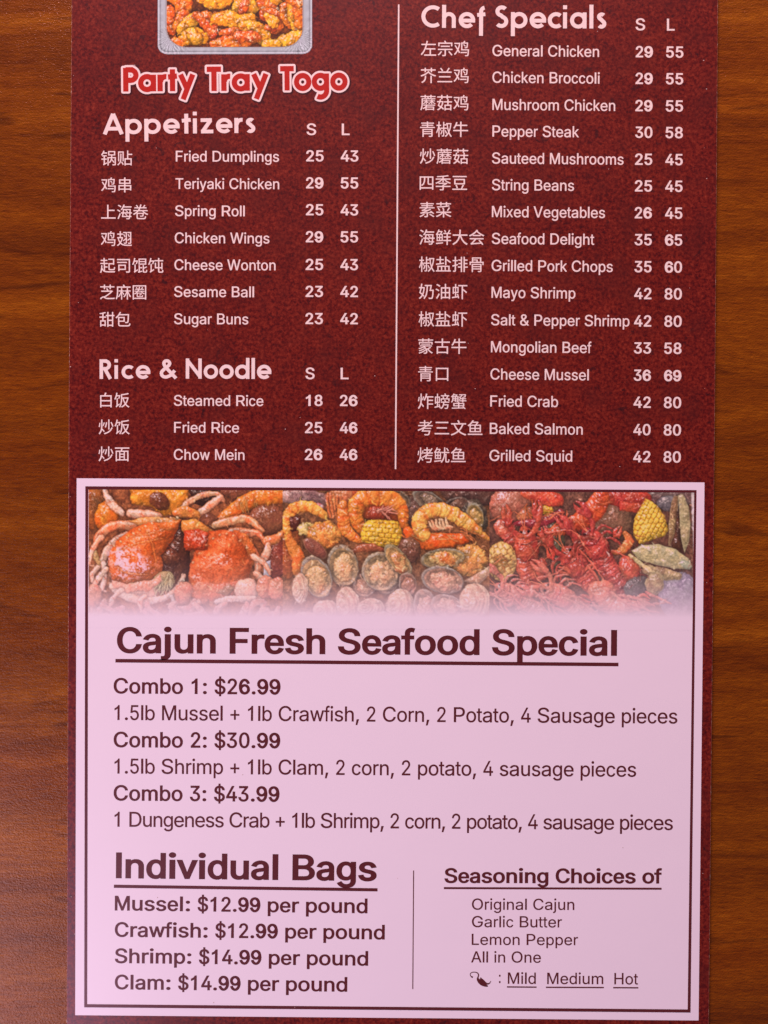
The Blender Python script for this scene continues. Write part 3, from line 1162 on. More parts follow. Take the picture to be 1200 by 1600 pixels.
    def crayfish(s, pts, size, col, col2, claw=(0, 0)):
        """pts run from the nose to the tail fan"""
        (x0, y0), (x1, y1) = pts[0], pts[1]
        a = math.atan2(y0 - y1, x0 - x1)
        n = len(pts)
        # walking legs
        for k in range(3):
            t = .35 + k * .24
            bx, by = x1 + (x0 - x1) * (1 - t), y1 + (y0 - y1) * (1 - t)
            for sd in (-1, 1):
                b = a + sd * (1.35 + k * .12)
                s.limb([(bx, by, size * .10), (bx + size * 1.1 * math.cos(b), by + size * 1.1 * math.sin(b), size * .09),
                        (bx + size * 1.7 * math.cos(b + sd * .5), by + size * 1.7 * math.sin(b + sd * .5), size * .04)], col, col2, bump=0, shade=.3)
        # tail
        tl = [(x, y, size * (.78 - .36 * i / (n - 1))) for i, (x, y) in enumerate(pts[1:])]
        s.banded(tl, tuple(v * 1.03 for v in col), col2, size * .48, 6, spec=.7)
        ex, ey = pts[-1]
        b = math.atan2(ey - pts[-2][1], ex - pts[-2][0])
        for d in (-.7, -.35, 0, .35, .7):
            s.put(s.ell(ex + size * .5 * math.cos(b + d), ey + size * .5 * math.sin(b + d), size * .42, size * .15, math.degrees(b + d), 2), col, col2, bump=1)
        # carapace, neck groove, eyes, feelers
        s.limb([(x1, y1, size * .80), ((x0 + x1) / 2, (y0 + y1) / 2, size * .72), (x0, y0, size * .28)], tuple(min(255, v * 1.06) for v in col), col2, bump=2.4, spec=.9)
        mx, my = x0 * .42 + x1 * .58, y0 * .42 + y1 * .58
        s.limb([(mx - size * .6 * math.sin(a), my + size * .6 * math.cos(a), 2.5), (mx - size * .2 * math.cos(a), my - size * .2 * math.sin(a), 3), (mx + size * .6 * math.sin(a), my - size * .6 * math.cos(a), 2.5)],
               tuple(v * .6 for v in col2), bump=0, shade=0)
        for sd in (-1, 1):
            s.put(s.ell(x0 - size * .12 * math.cos(a) - sd * size * .26 * math.sin(a), y0 - size * .12 * math.sin(a) + sd * size * .26 * math.cos(a), size * .1, size * .1, 0, 0), (24, 14, 14), bump=0, spec=1)
            b = a + sd * .35
            s.limb([(x0, y0, 2.2), (x0 + size * 1.4 * math.cos(b), y0 + size * 1.4 * math.sin(b), 2), (x0 + size * 2.6 * math.cos(b + sd * .9), y0 + size * 2.6 * math.sin(b + sd * .9), 1.4)], (238, 120, 80), bump=0, shade=.2)
            b = a + sd * .75 + claw[0 if sd < 0 else 1]
            cx, cy = x0 - size * .5 * math.cos(a), y0 - size * .5 * math.sin(a)
            hx, hy = cx + size * 1.5 * math.cos(b), cy + size * 1.5 * math.sin(b)
            s.limb([(cx, cy, size * .14), (cx + size * .8 * math.cos(b + sd * .3), cy + size * .8 * math.sin(b + sd * .3), size * .17), (hx, hy, size * .2)], col, col2, bump=1)
            b2 = b - sd * .7
            for d in (-.2, .2):
                s.limb([(hx, hy, size * .22), (hx + size * .7 * math.cos(b2 + d * 1.6), hy + size * .7 * math.sin(b2 + d * 1.6), size * .18), (hx + size * 1.25 * math.cos(b2 + d * .4), hy + size * 1.25 * math.sin(b2 + d * .4), size * .05)],
                       col, col2, bump=1, spec=.9)

    def leg(s, pts, col, tip):
        """a crab's leg: shells that narrow a little at darker joints, pale along the lit side"""
        p2 = [(x, y, r * .86) for x, y, r in pts]
        s.limb(p2, col, tip, bump=1.6, spec=.6, ec=((200, 84, 44), 2.2), shade=.36)
        hi = [(x - r * .22, y - r * .38, r * .16 + .6) for x, y, r in pts]
        s.limb(hi, (255, 232, 218), (250, 200, 170), bump=0, shade=0, alpha=.55)
        for x, y, r in p2[1:-1]:
            for k in range(3):
                a = s.rng.uniform(0, 6.28)
                s.limb([(x - r * .8 * math.cos(a), y - r * .8 * math.sin(a), 1.4), (x + r * .8 * math.cos(a), y + r * .8 * math.sin(a), 2.2)], (206, 76, 36), bump=0, shade=0, alpha=.5)

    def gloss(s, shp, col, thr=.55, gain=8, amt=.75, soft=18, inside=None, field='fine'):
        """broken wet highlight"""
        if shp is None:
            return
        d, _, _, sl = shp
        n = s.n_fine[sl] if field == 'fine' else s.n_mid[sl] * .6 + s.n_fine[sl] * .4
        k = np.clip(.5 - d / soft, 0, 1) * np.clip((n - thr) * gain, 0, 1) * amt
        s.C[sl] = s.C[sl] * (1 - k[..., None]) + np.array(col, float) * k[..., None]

    # --- things on the plate
    def limb(s, pts, col, col2=None, **k):
        s.put(s.path(pts), col, col2, **k)

    def banded(s, pts, col, col2, period, depth=5, **k):
        """a tail of overlapping rings"""
        shp = s.path(pts)
        if shp is None:
            return
        t, sd = shp[2]
        ph = (t + 10 * sd * sd) / period
        f = ph - np.floor(ph)
        rel = -depth * np.exp(-((f - .5) / .14) ** 2) * .6 + depth * .5 * f
        mx = np.clip(np.exp(-((f - .5) / .2) ** 2) * .75 + (s.n_mid[shp[3]] - .5) * 2.4, 0, 1)
        s.put(shp, col, col2, relief=rel, mix=mx, **k)

    def clam(s, cx, cy, rx, ry, ang, shell, meat, meat2, rim=(240, 196, 150)):
        s.put(s.ell(cx, cy, rx, ry, ang, 4), tuple(v * .42 + 142 for v in shell), shell, bump=1, spec=.4, ec=(rim, 2.6), flat=.12, shade=.22)
        q = s.ell(cx + rx * .04, cy + ry * .06, rx * .91, ry * .89, ang, 4)
        if q is None:
            return
        d, T, uv, sl = q
        rel = np.sin((uv[0] ** 2 + uv[1] ** 2) * 9) * 1.6
        s.put(q, tuple(v * .75 for v in meat), meat, bump=1.5, spec=.4, shade=.3, flat=-.25, relief=rel)
        s.put(s.ell(cx + rx * .08, cy + ry * .1, rx * .70, ry * .66, ang + 12, 13), meat, meat2, bump=3.5, spec=.6, shade=.35)

    def shell(s, cx, cy, rx, ry, ang, col, col2, rim=(246, 214, 186)):
        q = s.ell(cx, cy, rx, ry, ang, 4)
        if q is None:
            return
        u, v = q[2]
        rr = np.sqrt((u + .5) ** 2 + v * v)
        s.put(q, col, col2, bump=1, spec=.5, flat=.4, relief=np.sin(rr * 26) * 1.5, mix=np.clip(.5 + .4 * np.sin(rr * 13) + (s.n_mid[q[3]] - .5) * 2, 0, 1), ec=(rim, 2.2))

    def corn(s, shp, ang, cell, col=(248, 186, 56), col2=(222, 138, 34)):
        a = math.radians(ang)
        if shp is None:
            return
        sl = shp[3]
        x = s.X[sl] + s.wx[sl] * 12
        y = s.Y[sl] + s.wy[sl] * 12
        u = (x * math.cos(a) + y * math.sin(a)) / cell
        v = (-x * math.sin(a) + y * math.cos(a)) / (cell * .72)
        vi = np.floor(v)
        u = u + (vi % 2) * .5
        fu, fv = u - np.floor(u) - .5, v - vi - .5
        k = np.clip(1 - ((fu * 2) ** 4 + (fv * 2) ** 4), 0, 1) ** .5
        s.put(shp, col, col2, bump=.8, spec=.8, relief=k * cell * .34, mix=np.clip(1.1 - k * 1.4 + (s.n_big[sl] - .5), 0, 1))

    def hairs(s, n, box, ln, col, width=1.6, ang=(0, 360), alpha=.8):
        for _ in range(n):
            x, y = s.rng.uniform(box[0], box[2]), s.rng.uniform(box[1], box[3])
            a = math.radians(s.rng.uniform(*ang))
            l = ln * s.rng.uniform(.6, 1.3)
            b = a + s.rng.uniform(-.7, .7)
            s.put(s.path([(x, y, width), (x + l * .5 * math.cos(a), y + l * .5 * math.sin(a), width),
                          (x + l * .5 * (math.cos(a) + math.cos(b)), y + l * .5 * (math.sin(a) + math.sin(b)), width * .6)]),
                  col, bump=0, spec=0, shade=.25, alpha=alpha)

    def clump(s, cx, cy, rx, ry, n, r, cols, ang=0):
        """knobbly mass"""
        s.put(s.ell(cx, cy, rx, ry, ang, 12), cols[0], cols[1], bump=2.2, spec=.7, nod=8, flat=.5)


ZS = 1.0 / 0.3            # the pictures were measured at 3.333 units per photograph pixel
STEP = 3.0


def crabs():
    p = Painter(337, 241, 3, (110, 54, 30), (186, 102, 58), 128, 82, STEP)
    O, O2, PK, PK2 = (236, 128, 34), (206, 88, 22), (246, 186, 158), (226, 130, 90)
    p.put(p.ell(150, 190, 70, 110, 10), (176, 92, 36), (140, 66, 26))
    p.hairs(26, (130, 90, 210, 170), 70, (196, 118, 66), 1.4, (30, 90))
    p.put(p.ell(225, 220, 62, 85, 25), O, O2)
    p.put(p.poly([(345, 80), (655, 80), (640, 150), (590, 205), (520, 220), (450, 170), (350, 160)]), O, (240, 150, 44))
    p.put(p.ell(500, 145, 60, 42, 30), (120, 58, 28), (90, 40, 24), spec=.5)
    p.put(p.poly([(650, 80), (840, 80), (830, 130), (760, 180), (670, 150)]), (66, 34, 22), (50, 24, 18))
    p.put(p.ell(920, 95, 110, 38, 0), (140, 74, 46), (112, 56, 36))
    p.hairs(16, (1000, 80, 1130, 150), 70, (200, 120, 60), 1.5, (100, 200))
    p.limb([(1160, 105, 46), (1010, 125, 46), (900, 180, 38), (800, 265, 26)], (240, 132, 42), (222, 96, 30))
    p.hairs(10, (900, 110, 1010, 160), 60, (238, 170, 96), 1.6, (60, 150))
    p.put(p.ell(1065, 240, 100, 76, 10), (150, 82, 52), (116, 60, 40))
    p.put(p.ell(1105, 440, 60, 110, 0), (142, 62, 44), (110, 44, 36))
    p.put(p.ell(740, 235, 75, 40, 20), (150, 78, 48), (100, 50, 34))
    p.leg([(215, 92, 12), (240, 150, 24), (300, 208, 18)], (250, 214, 200), (232, 160, 126))
    p.leg([(345, 210, 26), (410, 214, 30), (490, 222, 22)], PK, PK2)
    p.leg([(600, 200, 10), (645, 150, 17), (720, 112, 17), (800, 105, 15), (828, 140, 12)], (244, 176, 132), (228, 130, 84))
    p.leg([(705, 205, 20), (760, 165, 26), (818, 122, 16)], (248, 190, 156), (232, 140, 100))
    p.limb([(590, 205, 26), (640, 200, 30), (690, 212, 20)], (240, 140, 60), (222, 96, 40))
    # right legs
    p.leg([(785, 268, 20), (870, 246, 26), (960, 238, 24), (1035, 300, 14)], (240, 176, 126), (228, 116, 62))
    p.leg([(870, 300, 22), (960, 305, 26), (1010, 310, 18), (1060, 372, 14)], (242, 160, 116), (230, 108, 64))
    p.limb([(1145, 298, 7), (1100, 340, 22), (1060, 352, 26)], (238, 142, 78), (222, 110, 60))
    p.leg([(1000, 470, 20), (1045, 430, 28), (1062, 372, 18)], PK, (236, 140, 100))
    p.leg([(985, 400, 26), (1010, 470, 22), (1010, 540, 16)], (244, 160, 120), (226, 112, 70))
    p.put(p.poly([(1045, 460), (1075, 450), (1076, 536), (1040, 530)], 2), (206, 204, 222), (236, 228, 236), spec=.1)
    # left legs
    p.leg([(375, 280, 30), (270, 270, 30), (190, 315, 26), (165, 372, 20)], (244, 150, 104), (232, 112, 62))
    p.leg([(330, 320, 22), (245, 375, 24), (190, 470, 17), (148, 535, 15), (170, 590, 11), (218, 618, 8)], PK, (236, 170, 140))
    p.limb([(150, 392, 8), (165, 430, 14), (185, 468, 10)], (206, 160, 100), (176, 120, 70))
    p.leg([(205, 465, 16), (210, 540, 18), (196, 605, 14)], (250, 206, 190), (240, 170, 146))
    # left crab
    p.put(p.poly([(246, 560), (420, 560), (520, 600), (460, 660), (340, 655), (270, 610)]), (246, 186, 160), (236, 160, 130))
    p.put(p.poly([(330, 250), (430, 225), (560, 232), (608, 236), (560, 285), (440, 300)]), (242, 168, 100), (232, 132, 60))
    p.put(p.poly([(600, 235), (650, 330), (660, 480), (640, 610), (560, 640), (500, 560), (505, 430), (560, 350)]), (92, 44, 26), (60, 28, 20))
    sh = p.poly([(238, 410), (275, 350), (345, 292), (440, 258), (560, 252), (607, 240), (590, 300), (548, 370), (506, 430), (516, 500), (462, 556), (350, 578), (252, 566), (232, 480)])
    p.put(sh, (232, 92, 28), (226, 104, 44), bump=2.0, spec=.35, ec=((196, 70, 26), 2.5), flat=.8)
    p.gloss(p.ell(330, 450, 105, 62, 14, 16), (246, 204, 226), .42, 7, .92, 30, field='mid')
    p.gloss(p.ell(390, 500, 85, 38, -20, 12), (240, 190, 214), .52, 7, .8, 34)
    p.gloss(p.ell(300, 530, 50, 25, 0, 12), (240, 200, 220), .50, 7, .7, 26)
    p.put(p.ell(560, 440, 46, 42, 30), (112, 54, 30), (76, 36, 24))
    p.put(p.ell(520, 560, 58, 52, -30), (206, 180, 120), (166, 130, 82), bump=5)
    p.hairs(18, (480, 520, 560, 600), 50, (226, 206, 150), 2.4, (60, 130))
    p.limb([(246, 585, 14), (300, 630, 22), (400, 662, 20), (520, 650, 17), (585, 600, 14), (625, 530, 12)], (250, 208, 184), (238, 170, 136), ec=((214, 130, 90), 2))
    for _ in range(60):
        x, y = p.rng.uniform(260, 580), p.rng.uniform(270, 420)
        p.put(p.ell(x, y, 4, 3, 0, 2), (176, 50, 20), shade=0, spec=0, bump=0, alpha=.5)
    p.put(p.poly([(244, 560), (330, 575), (470, 552), (500, 520), (512, 560), (450, 610), (330, 622), (262, 600)]), (244, 160, 130), (236, 120, 86), bump=2, flat=.4)
    p.put(p.poly([(470, 262), (560, 250), (604, 240), (590, 282), (520, 300)]), (238, 130, 52), (226, 96, 34), alpha=.8, shade=0)
    for pts in ([(290, 400), (400, 360), (520, 340)], [(330, 330), (420, 320), (560, 280)], [(270, 480), (330, 520), (440, 530)], [(430, 300), (470, 400), (480, 500)]):
        p.limb([(x, y, w) for (x, y), w in zip(pts, (2, 5, 2))], (244, 132, 60), (236, 120, 50), bump=0, shade=.25, alpha=.6)
    # the toothed front rim of the shell
    for k in range(11):
        u = k / 10
        x, y = 262 + (590 - 262) * u, 372 - 150 * math.sin(u * 1.5) + 6
        p.put(p.ell(x, y, 7, 5, 40, 1), (252, 206, 160), (240, 150, 90), bump=0, shade=.2)
    for (x0, y0, x1, y1) in ((196, 330, 132, 470), (220, 500, 150, 640), (300, 610, 240, 700), (420, 640, 400, 720)):
        p.leg([(x0, y0, 17), ((x0 + x1) / 2 - 14, (y0 + y1) / 2 - 8, 15), (x1, y1, 9)], (252, 204, 180), (242, 150, 110))
    # right crab
    p.put(p.poly([(612, 246), (690, 236), (775, 300), (760, 340), (650, 330), (612, 300)]), (240, 150, 66), (232, 120, 46))
    p.put(p.poly([(880, 290), (960, 320), (1000, 400), (985, 480), (930, 470), (880, 380)]), (238, 120, 54), (226, 96, 40), bump=3)
    s2 = p.poly([(656, 470), (690, 400), (745, 396), (752, 300), (850, 292), (905, 320), (950, 400), (978, 470), (960, 560), (880, 612), (780, 655), (700, 682), (660, 630), (650, 540)])
    p.put(s2, (224, 84, 32), (220, 100, 50), bump=2.0, spec=.3, ec=((176, 62, 30), 2.5), flat=.8)
    p.put(p.poly([(622, 296), (700, 290), (752, 310), (744, 392), (690, 402), (630, 400)]), (200, 66, 26), (178, 54, 26), bump=3)
    for (cx, cy, r) in ((712, 335, 34), (690, 540, 26), (830, 450, 44)):
        p.gloss(p.ell(cx, cy, r, r * .8, 0, 12), (250, 206, 200), .52, 8, .8)
    p.put(p.poly([(658, 600), (700, 560), (800, 575), (900, 560), (962, 540), (940, 600), (860, 640), (760, 668), (700, 684)]), (236, 130, 92), (222, 96, 60), alpha=.8, shade=0, flat=.3)
    for _ in range(50):
        x, y = p.rng.uniform(660, 940), p.rng.uniform(310, 580)
        p.put(p.ell(x, y, 4, 3, 0, 2), (150, 40, 20), shade=0, spec=0, bump=0, alpha=.5)
    p.put(p.poly([(800, 620), (860, 570), (890, 600), (850, 640)]), (176, 120, 84), (140, 90, 60))
    for k in range(9):
        u = k / 8
        p.put(p.ell(672 + 280 * u, 470 - 150 * math.sin(u * 2.6) - 8, 7, 5, -30, 1), (250, 190, 140), (236, 140, 84), bump=0, shade=.2, alpha=.8)
    for (x0, y0, x1, y1) in ((985, 430, 1075, 520), (1000, 520, 1090, 640), (960, 600, 1040, 710), (700, 670, 640, 730)):
        p.leg([(x0, y0, 19), ((x0 + x1) / 2 + 12, (y0 + y1) / 2 - 10, 16), (x1, y1, 9)], (250, 190, 160), (238, 136, 96))
    p.put(p.ell(950, 608, 62, 68, 20), (248, 186, 164), (240, 160, 134), ec=((220, 130, 96), 2))
    p.limb([(790, 668, 12), (860, 652, 16), (990, 648, 12)], (250, 206, 186), (240, 176, 150))
    p.limb([(560, 640, 8), (575, 690, 10)], (250, 214, 200), (240, 190, 170))
    for _ in range(46):
        x, y = p.rng.uniform(120, 1140), p.rng.uniform(655, 800)
        if 600 < y and _ % 2:
            y += 10
        p.limb([(x, y, 12), (x + p.rng.uniform(-60, 60), y + p.rng.uniform(10, 50), 17), (x + p.rng.uniform(-90, 90), y + p.rng.uniform(30, 80), 8)],
               (240, 160, 130), (196, 104, 80), ec=((230, 190, 176), 2))
    for (x, y) in ((1050, 590), (1110, 600), (620, 620), (150, 640)):
        p.put(p.ell(x, y, 48, 62, 15), (232, 138, 104), (206, 104, 76))
    p.clutter(700, wd=(1.0, 3.2))
    p.finish((1.03, .97, .93))
    return p


def shrimp_and_clams():
    p = Painter(359, 241, 8, (104, 62, 38), (172, 108, 70), 39, 87, STEP)
    O, O2, Y = (240, 136, 52), (226, 100, 36), (248, 196, 90)
    p.put(p.ell(150, 128, 130, 46, 5), (206, 160, 158), (150, 104, 100), bump=1)
    p.hairs(30, (60, 100, 230, 150), 60, (170, 120, 124), 2, (-20, 30), .7)
    p.put(p.ell(225, 175, 30, 22, 0), (230, 215, 222), (180, 40, 40))
    p.put(p.ell(370, 120, 110, 42, 0), (214, 130, 84), (176, 84, 52))
    p.put(p.ell(70, 370, 60, 180, 0), (176, 88, 44), (140, 66, 40))
    p.put(p.ell(710, 190, 66, 74, 20), (138, 98, 80), (104, 72, 60), bump=3)
    p.clam(640, 132, 68, 44, 32, (140, 112, 86), (160, 126, 98), (110, 84, 66), (214, 200, 176))
    p.clam(800, 140, 92, 44, 28, (120, 98, 82), (150, 120, 100), (126, 96, 76), (206, 196, 170))
    p.put(p.ell(1000, 110, 140, 60, 10), (96, 60, 50), (70, 46, 40))
    p.clam(945, 156, 62, 34, -12, (72, 54, 48), (130, 90, 72), (96, 64, 54), (180, 150, 126))
    p.put(p.ell(1040, 225, 66, 96, -14), (104, 84, 66), (70, 60, 52))
    p.clam(1040, 218, 44, 70, -14, (150, 126, 88), (196, 156, 92), (176, 124, 66), (216, 206, 176))
    p.banded([(250, 215, 22), (190, 178, 30), (110, 178, 30), (64, 230, 26), (60, 300, 22), (80, 370, 22)], (248, 166, 72), (236, 116, 44), 42, 4)
    p.limb([(70, 330, 16), (96, 390, 30), (120, 440, 34), (110, 510, 24)], (236, 134, 60), (220, 98, 40))
    p.put(p.poly([(75, 225), (135, 225), (125, 300), (80, 300)]), (96, 40, 26), (70, 30, 22))
    p.clump(165, 290, 52, 34, 12, 20, [(226, 196, 120), (214, 170, 96)])
    p.clump(255, 320, 92, 72, 26, 34, [(230, 150, 70), (220, 124, 58), (236, 170, 90)])
    for i in range(5):
        x = 270 + i * 17
        p.limb([(x, 105, 5), (x + 6, 165, 7), (x + 14, 230, 5)], (226, 128, 70), (190, 90, 50))
    p.put(p.poly([(400, 90), (600, 90), (680, 190), (690, 270), (640, 250), (470, 240), (410, 200)]), (190, 84, 40), (150, 60, 30))
    p.banded([(668, 268, 20), (662, 200, 34), (610, 140, 48), (520, 118, 52), (440, 145, 46), (415, 215, 40), (445, 290, 26)], (246, 142, 54), (232, 104, 38), 62, 7, spec=.6)
    p.banded([(355, 165, 24), (352, 230, 30), (372, 300, 30), (440, 350, 18)], (240, 134, 56), (222, 96, 36), 44, 5)
    p.put(p.ell(540, 205, 74, 36, -8), (176, 76, 40), (140, 50, 30))
    p.hairs(9, (520, 180, 600, 210), 55, (236, 150, 130), 4, (-60, 60))
    p.corn(p.poly([(460, 262), (500, 240), (640, 246), (664, 320), (640, 376), (560, 384), (450, 352), (446, 310)], 3), 4, 34)
    p.limb([(690, 298, 24), (745, 345, 40), (850, 350, 44), (990, 335, 24)], (240, 110, 40), (224, 80, 26), spec=.6)
    p.hairs(8, (700, 300, 900, 340), 60, (250, 180, 110), 2, (0, 60))
    p.banded([(775, 320, 34), (748, 262, 38), (780, 205, 38), (850, 184, 36), (930, 210, 38), (1010, 265, 32), (1112, 338, 9)], (248, 180, 84), (236, 126, 54), 50, 6, spec=.7, ec=((206, 96, 40), 2))
    for i in range(6):
        p.limb([(800 + i * 18, 250 - i * 4, 5), (812 + i * 18, 275, 8), (836 + i * 17, 292 - i * 3, 4)], (246, 190, 150), (220, 130, 90))
    p.hairs(12, (960, 280, 1040, 320), 80, (214, 120, 66), 3, (20, 80))
    p.put(p.ell(700, 400, 60, 70, 0), (130, 84, 62), (100, 60, 46), bump=3)
    p.limb([(400, 410, 14), (480, 385, 22), (560, 400, 12)], (190, 100, 66), (150, 76, 50))
    p.put(p.ell(208, 392, 74, 36, 40, 3), (140, 76, 60), (112, 58, 48), ec=((200, 150, 110), 2.4))
    p.clump(1010, 452, 98, 80, 30, 36, [(232, 160, 84), (224, 140, 74), (240, 190, 110)])
    p.put(p.poly([(980, 560), (1116, 480), (1120, 520), (1060, 576)], 2), (206, 160, 130), (186, 130, 100), ec=((230, 200, 180), 2))
    p.clam(465, 580, 58, 62, 0, (160, 110, 84), (196, 144, 110), (176, 120, 90))
    p.clam(590, 540, 62, 92, 20, (150, 108, 80), (190, 140, 104), (170, 116, 84))
    p.clam(352, 480, 80, 108, -14, (150, 106, 74), (232, 184, 134), (196, 132, 84), (230, 200, 150))
    p.clam(215, 540, 76, 112, -22, (140, 112, 96), (232, 180, 124), (206, 126, 70), (234, 206, 170))
    p.clam(548, 510, 94, 102, -30, (166, 122, 84), (230, 184, 138), (190, 136, 96), (232, 206, 160))
    p.clam(640, 452, 46, 100, -38, (160, 134, 88), (214, 166, 104), (160, 84, 44), (220, 206, 150))
    p.clam(690, 575, 46, 60, -10, (176, 112, 90), (190, 124, 96), (164, 98, 76))
    p.clam(872, 440, 116, 50, -6, (112, 94, 66), (226, 184, 118), (190, 96, 40), (222, 196, 150))
    p.clam(872, 552, 112, 70, 12, (132, 104, 92), (226, 164, 134), (190, 118, 96), (232, 196, 170))
    for (x, y, a, b, g) in ((130, 600, 40, 80, 0), (265, 720, 70, 62, 10), (380, 680, 62, 90, -15), (650, 690, 72, 90, 10), (780, 690, 60, 90, -8),
                            (900, 690, 90, 60, 20), (500, 700, 70, 50, 0), (1040, 660, 80, 90, 0), (560, 770, 70, 50, 5), (160, 770, 70, 50, 0), (1000, 770, 80, 50, 0)):
        if int(x) % 3:
            p.shell(x, y, a, b, g, (226, 184, 152), (196, 138, 112))
        else:
            p.clam(x, y, a, b, g, (196, 140, 116), (226, 170, 142), (200, 134, 110), (244, 210, 190))
    p.clutter(900)
    p.finish((1.04, .965, .90))
    return p


def crawfish():
    p = Painter(357, 241, 12, (84, 50, 42), (132, 84, 66), 49.3, 92.5, STEP)
    R, R2 = (228, 92, 60), (186, 54, 42)
    p.put(p.ell(920, 120, 220, 60, 0), (130, 104, 100), (100, 70, 66))
    p.put(p.ell(155, 165, 108, 98, 0), (192, 110, 88), (160, 84, 66), bump=1.6, spec=.9)
    p.put(p.ell(250, 215, 60, 40, -20), (206, 120, 76), (160, 76, 56))
    p.corn(p.ell(345, 190, 36, 24, 0, 2), 0, 18)
    p.limb([(225, 105, 16), (300, 120, 36), (400, 140, 36)], R, R2)
    p.hairs(6, (240, 120, 290, 200), 70, (230, 110, 60), 3, (60, 110))
    p.put(p.ell(670, 245, 124, 106, 8), (150, 104, 78), (116, 76, 58), bump=2.4)
    p.limb([(640, 110, 30), (760, 130, 56), (850, 135, 46)], (204, 70, 50), (170, 50, 42), bump=3)
    p.put(p.poly([(725, 140), (850, 160), (820, 206), (730, 190)]), (212, 84, 54), (180, 60, 46))
    p.limb([(335, 330, 8), (360, 300, 60), (400, 400, 52), (400, 470, 24)], (112, 98, 70), (80, 70, 54), bump=3)
    p.banded([(640, 90, 34), (610, 170, 56), (540, 232, 52), (450, 285, 34), (310, 316, 10)], (232, 92, 48), (204, 66, 40), 52, 7, spec=.8)
    p.limb([(420, 205, 20), (360, 240, 26), (270, 262, 24), (178, 264, 8)], (176, 56, 60), (140, 40, 50), spec=.8)
    p.hairs(10, (380, 190, 460, 260), 90, (236, 110, 70), 4, (60, 180))
    p.corn(p.poly([(862, 128), (925, 165), (960, 220), (984, 290), (960, 322), (832, 366), (800, 320), (802, 236)], 3), -62, 31, (252, 198, 72), (214, 130, 34))
    p.put(p.ell(985, 155, 62, 40, 0), (130, 124, 130), (90, 84, 90), alpha=.8)
    p.put(p.poly([(1010, 112), (1034, 116), (1030, 200), (1010, 330), (982, 380), (984, 260), (994, 160)], 2), (176, 140, 96), (120, 84, 58), flat=.4, ec=((200, 180, 140), 2.5))
    p.put(p.poly([(1028, 180), (1044, 230), (1052, 330), (1050, 400), (1000, 386), (1014, 300)], 2), (92, 52, 36), (60, 38, 30))
    p.put(p.poly([(1032, 112), (1060, 108), (1086, 170), (1096, 260), (1088, 350), (1064, 410), (1046, 330), (1040, 220)], 2), (190, 170, 128), (140, 122, 88), flat=.4, ec=((206, 196, 160), 2.5))
    p.limb([(755, 310, 14), (778, 350, 22), (740, 400, 20), (690, 410, 10)], (232, 130, 70), (206, 90, 54))
    p.put(p.ell(130, 292, 62, 48, 30), (222, 110, 84), (190, 76, 60), spec=.9)
    p.banded([(120, 300, 30), (180, 370, 34), (190, 440, 24)], (214, 100, 74), (180, 66, 52), 40)
    p.crayfish([(232, 296), (246, 400), (236, 480), (262, 560)], 78, (212, 92, 64), (164, 56, 46))
    p.put(p.ell(320, 500, 32, 60, 0), (206, 84, 60), (170, 60, 48))
    p.corn(p.ell(112, 460, 78, 102, 0, 4), 60, 38, (242, 190, 112), (218, 146, 84))
    p.hairs(16, (80, 420, 140, 500), 40, (190, 120, 60), 3)
    p.crayfish([(446, 400), (500, 478), (548, 540), (590, 590)], 80, (206, 80, 60), (160, 50, 44), (.3, 0))
    p.put(p.ell(775, 498, 60, 68, -20), (224, 98, 66), (192, 66, 52), spec=.9)
    p.crayfish([(556, 300), (612, 392), (650, 460), (690, 530), (740, 600)], 78, (204, 78, 64), (156, 48, 46), (0, -.3))
    p.put(p.ell(815, 590, 70, 50, -30), (92, 84, 80), (70, 62, 60))
    p.put(p.ell(1040, 640, 110, 130, 0), (150, 140, 158), (112, 100, 120), bump=1, spec=.2)
    p.limb([(870, 500, 24), (940, 520, 34), (1030, 530, 20)], (190, 160, 110), (150, 116, 84), ec=((216, 190, 150), 2))
    p.put(p.ell(910, 570, 50, 62, 12), (182, 158, 112), (140, 110, 80), ec=((220, 204, 160), 2.4))
    p.put(p.poly([(790, 400), (840, 372), (930, 366), (1020, 392), (1085, 440), (1104, 480), (1090, 496), (1010, 492), (900, 470), (820, 444)], 2), (216, 192, 140), (156, 150, 116), bump=1.6, spec=.7, flat=.35, ec=((176, 170, 140), 2.5))
    for k in range(5):
        p.limb([(800 + k * 8, 408 + k * 8, 2), (900 + k * 10, 392 + k * 13, 2.4), (1060, 452 + k * 6, 2)], (150, 138, 100), bump=0, shade=0, alpha=.5)
    p.put(p.ell(1072, 472, 34, 20, 35, 2), (132, 160, 150), (120, 140, 132), alpha=.5, shade=0)
    p.limb([(782, 425, 8), (850, 480, 11), (905, 510, 6)], (226, 200, 146), (196, 156, 100))
    for (x, y, a) in ((470, 520, 200), (600, 470, 140), (655, 560, 60), (250, 560, 100), (700, 330, 300), (520, 640, 20), (380, 450, 250), (820, 640, 10)):
        r = math.radians(a)
        for da in (-.22, .22):
            p.limb([(x, y, 5), (x + 30 * math.cos(r + da * 2), y + 30 * math.sin(r + da * 2), 10), (x + 66 * math.cos(r + da * .4), y + 66 * math.sin(r + da * .4), 3)],
                   (226, 96, 66), (196, 64, 50), bump=1)
    p.hairs(14, (90, 300, 860, 640), 80, (232, 130, 100), 1.8, (0, 360), .6)
    p.hairs(10, (200, 300, 860, 640), 50, (150, 44, 40), 2.0, (0, 360), .6)
    for pts in ([(340, 310, 5), (480, 300, 4), (560, 400, 3)], [(520, 400, 4), (600, 490, 5), (660, 580, 3)], [(300, 545, 6), (380, 530, 6), (430, 500, 3)],
                [(560, 480, 5), (620, 560, 6), (600, 640, 4)], [(690, 400, 5), (740, 420, 4), (800, 470, 3)], [(240, 600, 8), (340, 590, 12), (440, 600, 6)]):
        p.limb(pts, (232, 110, 84), (204, 84, 64), bump=0)
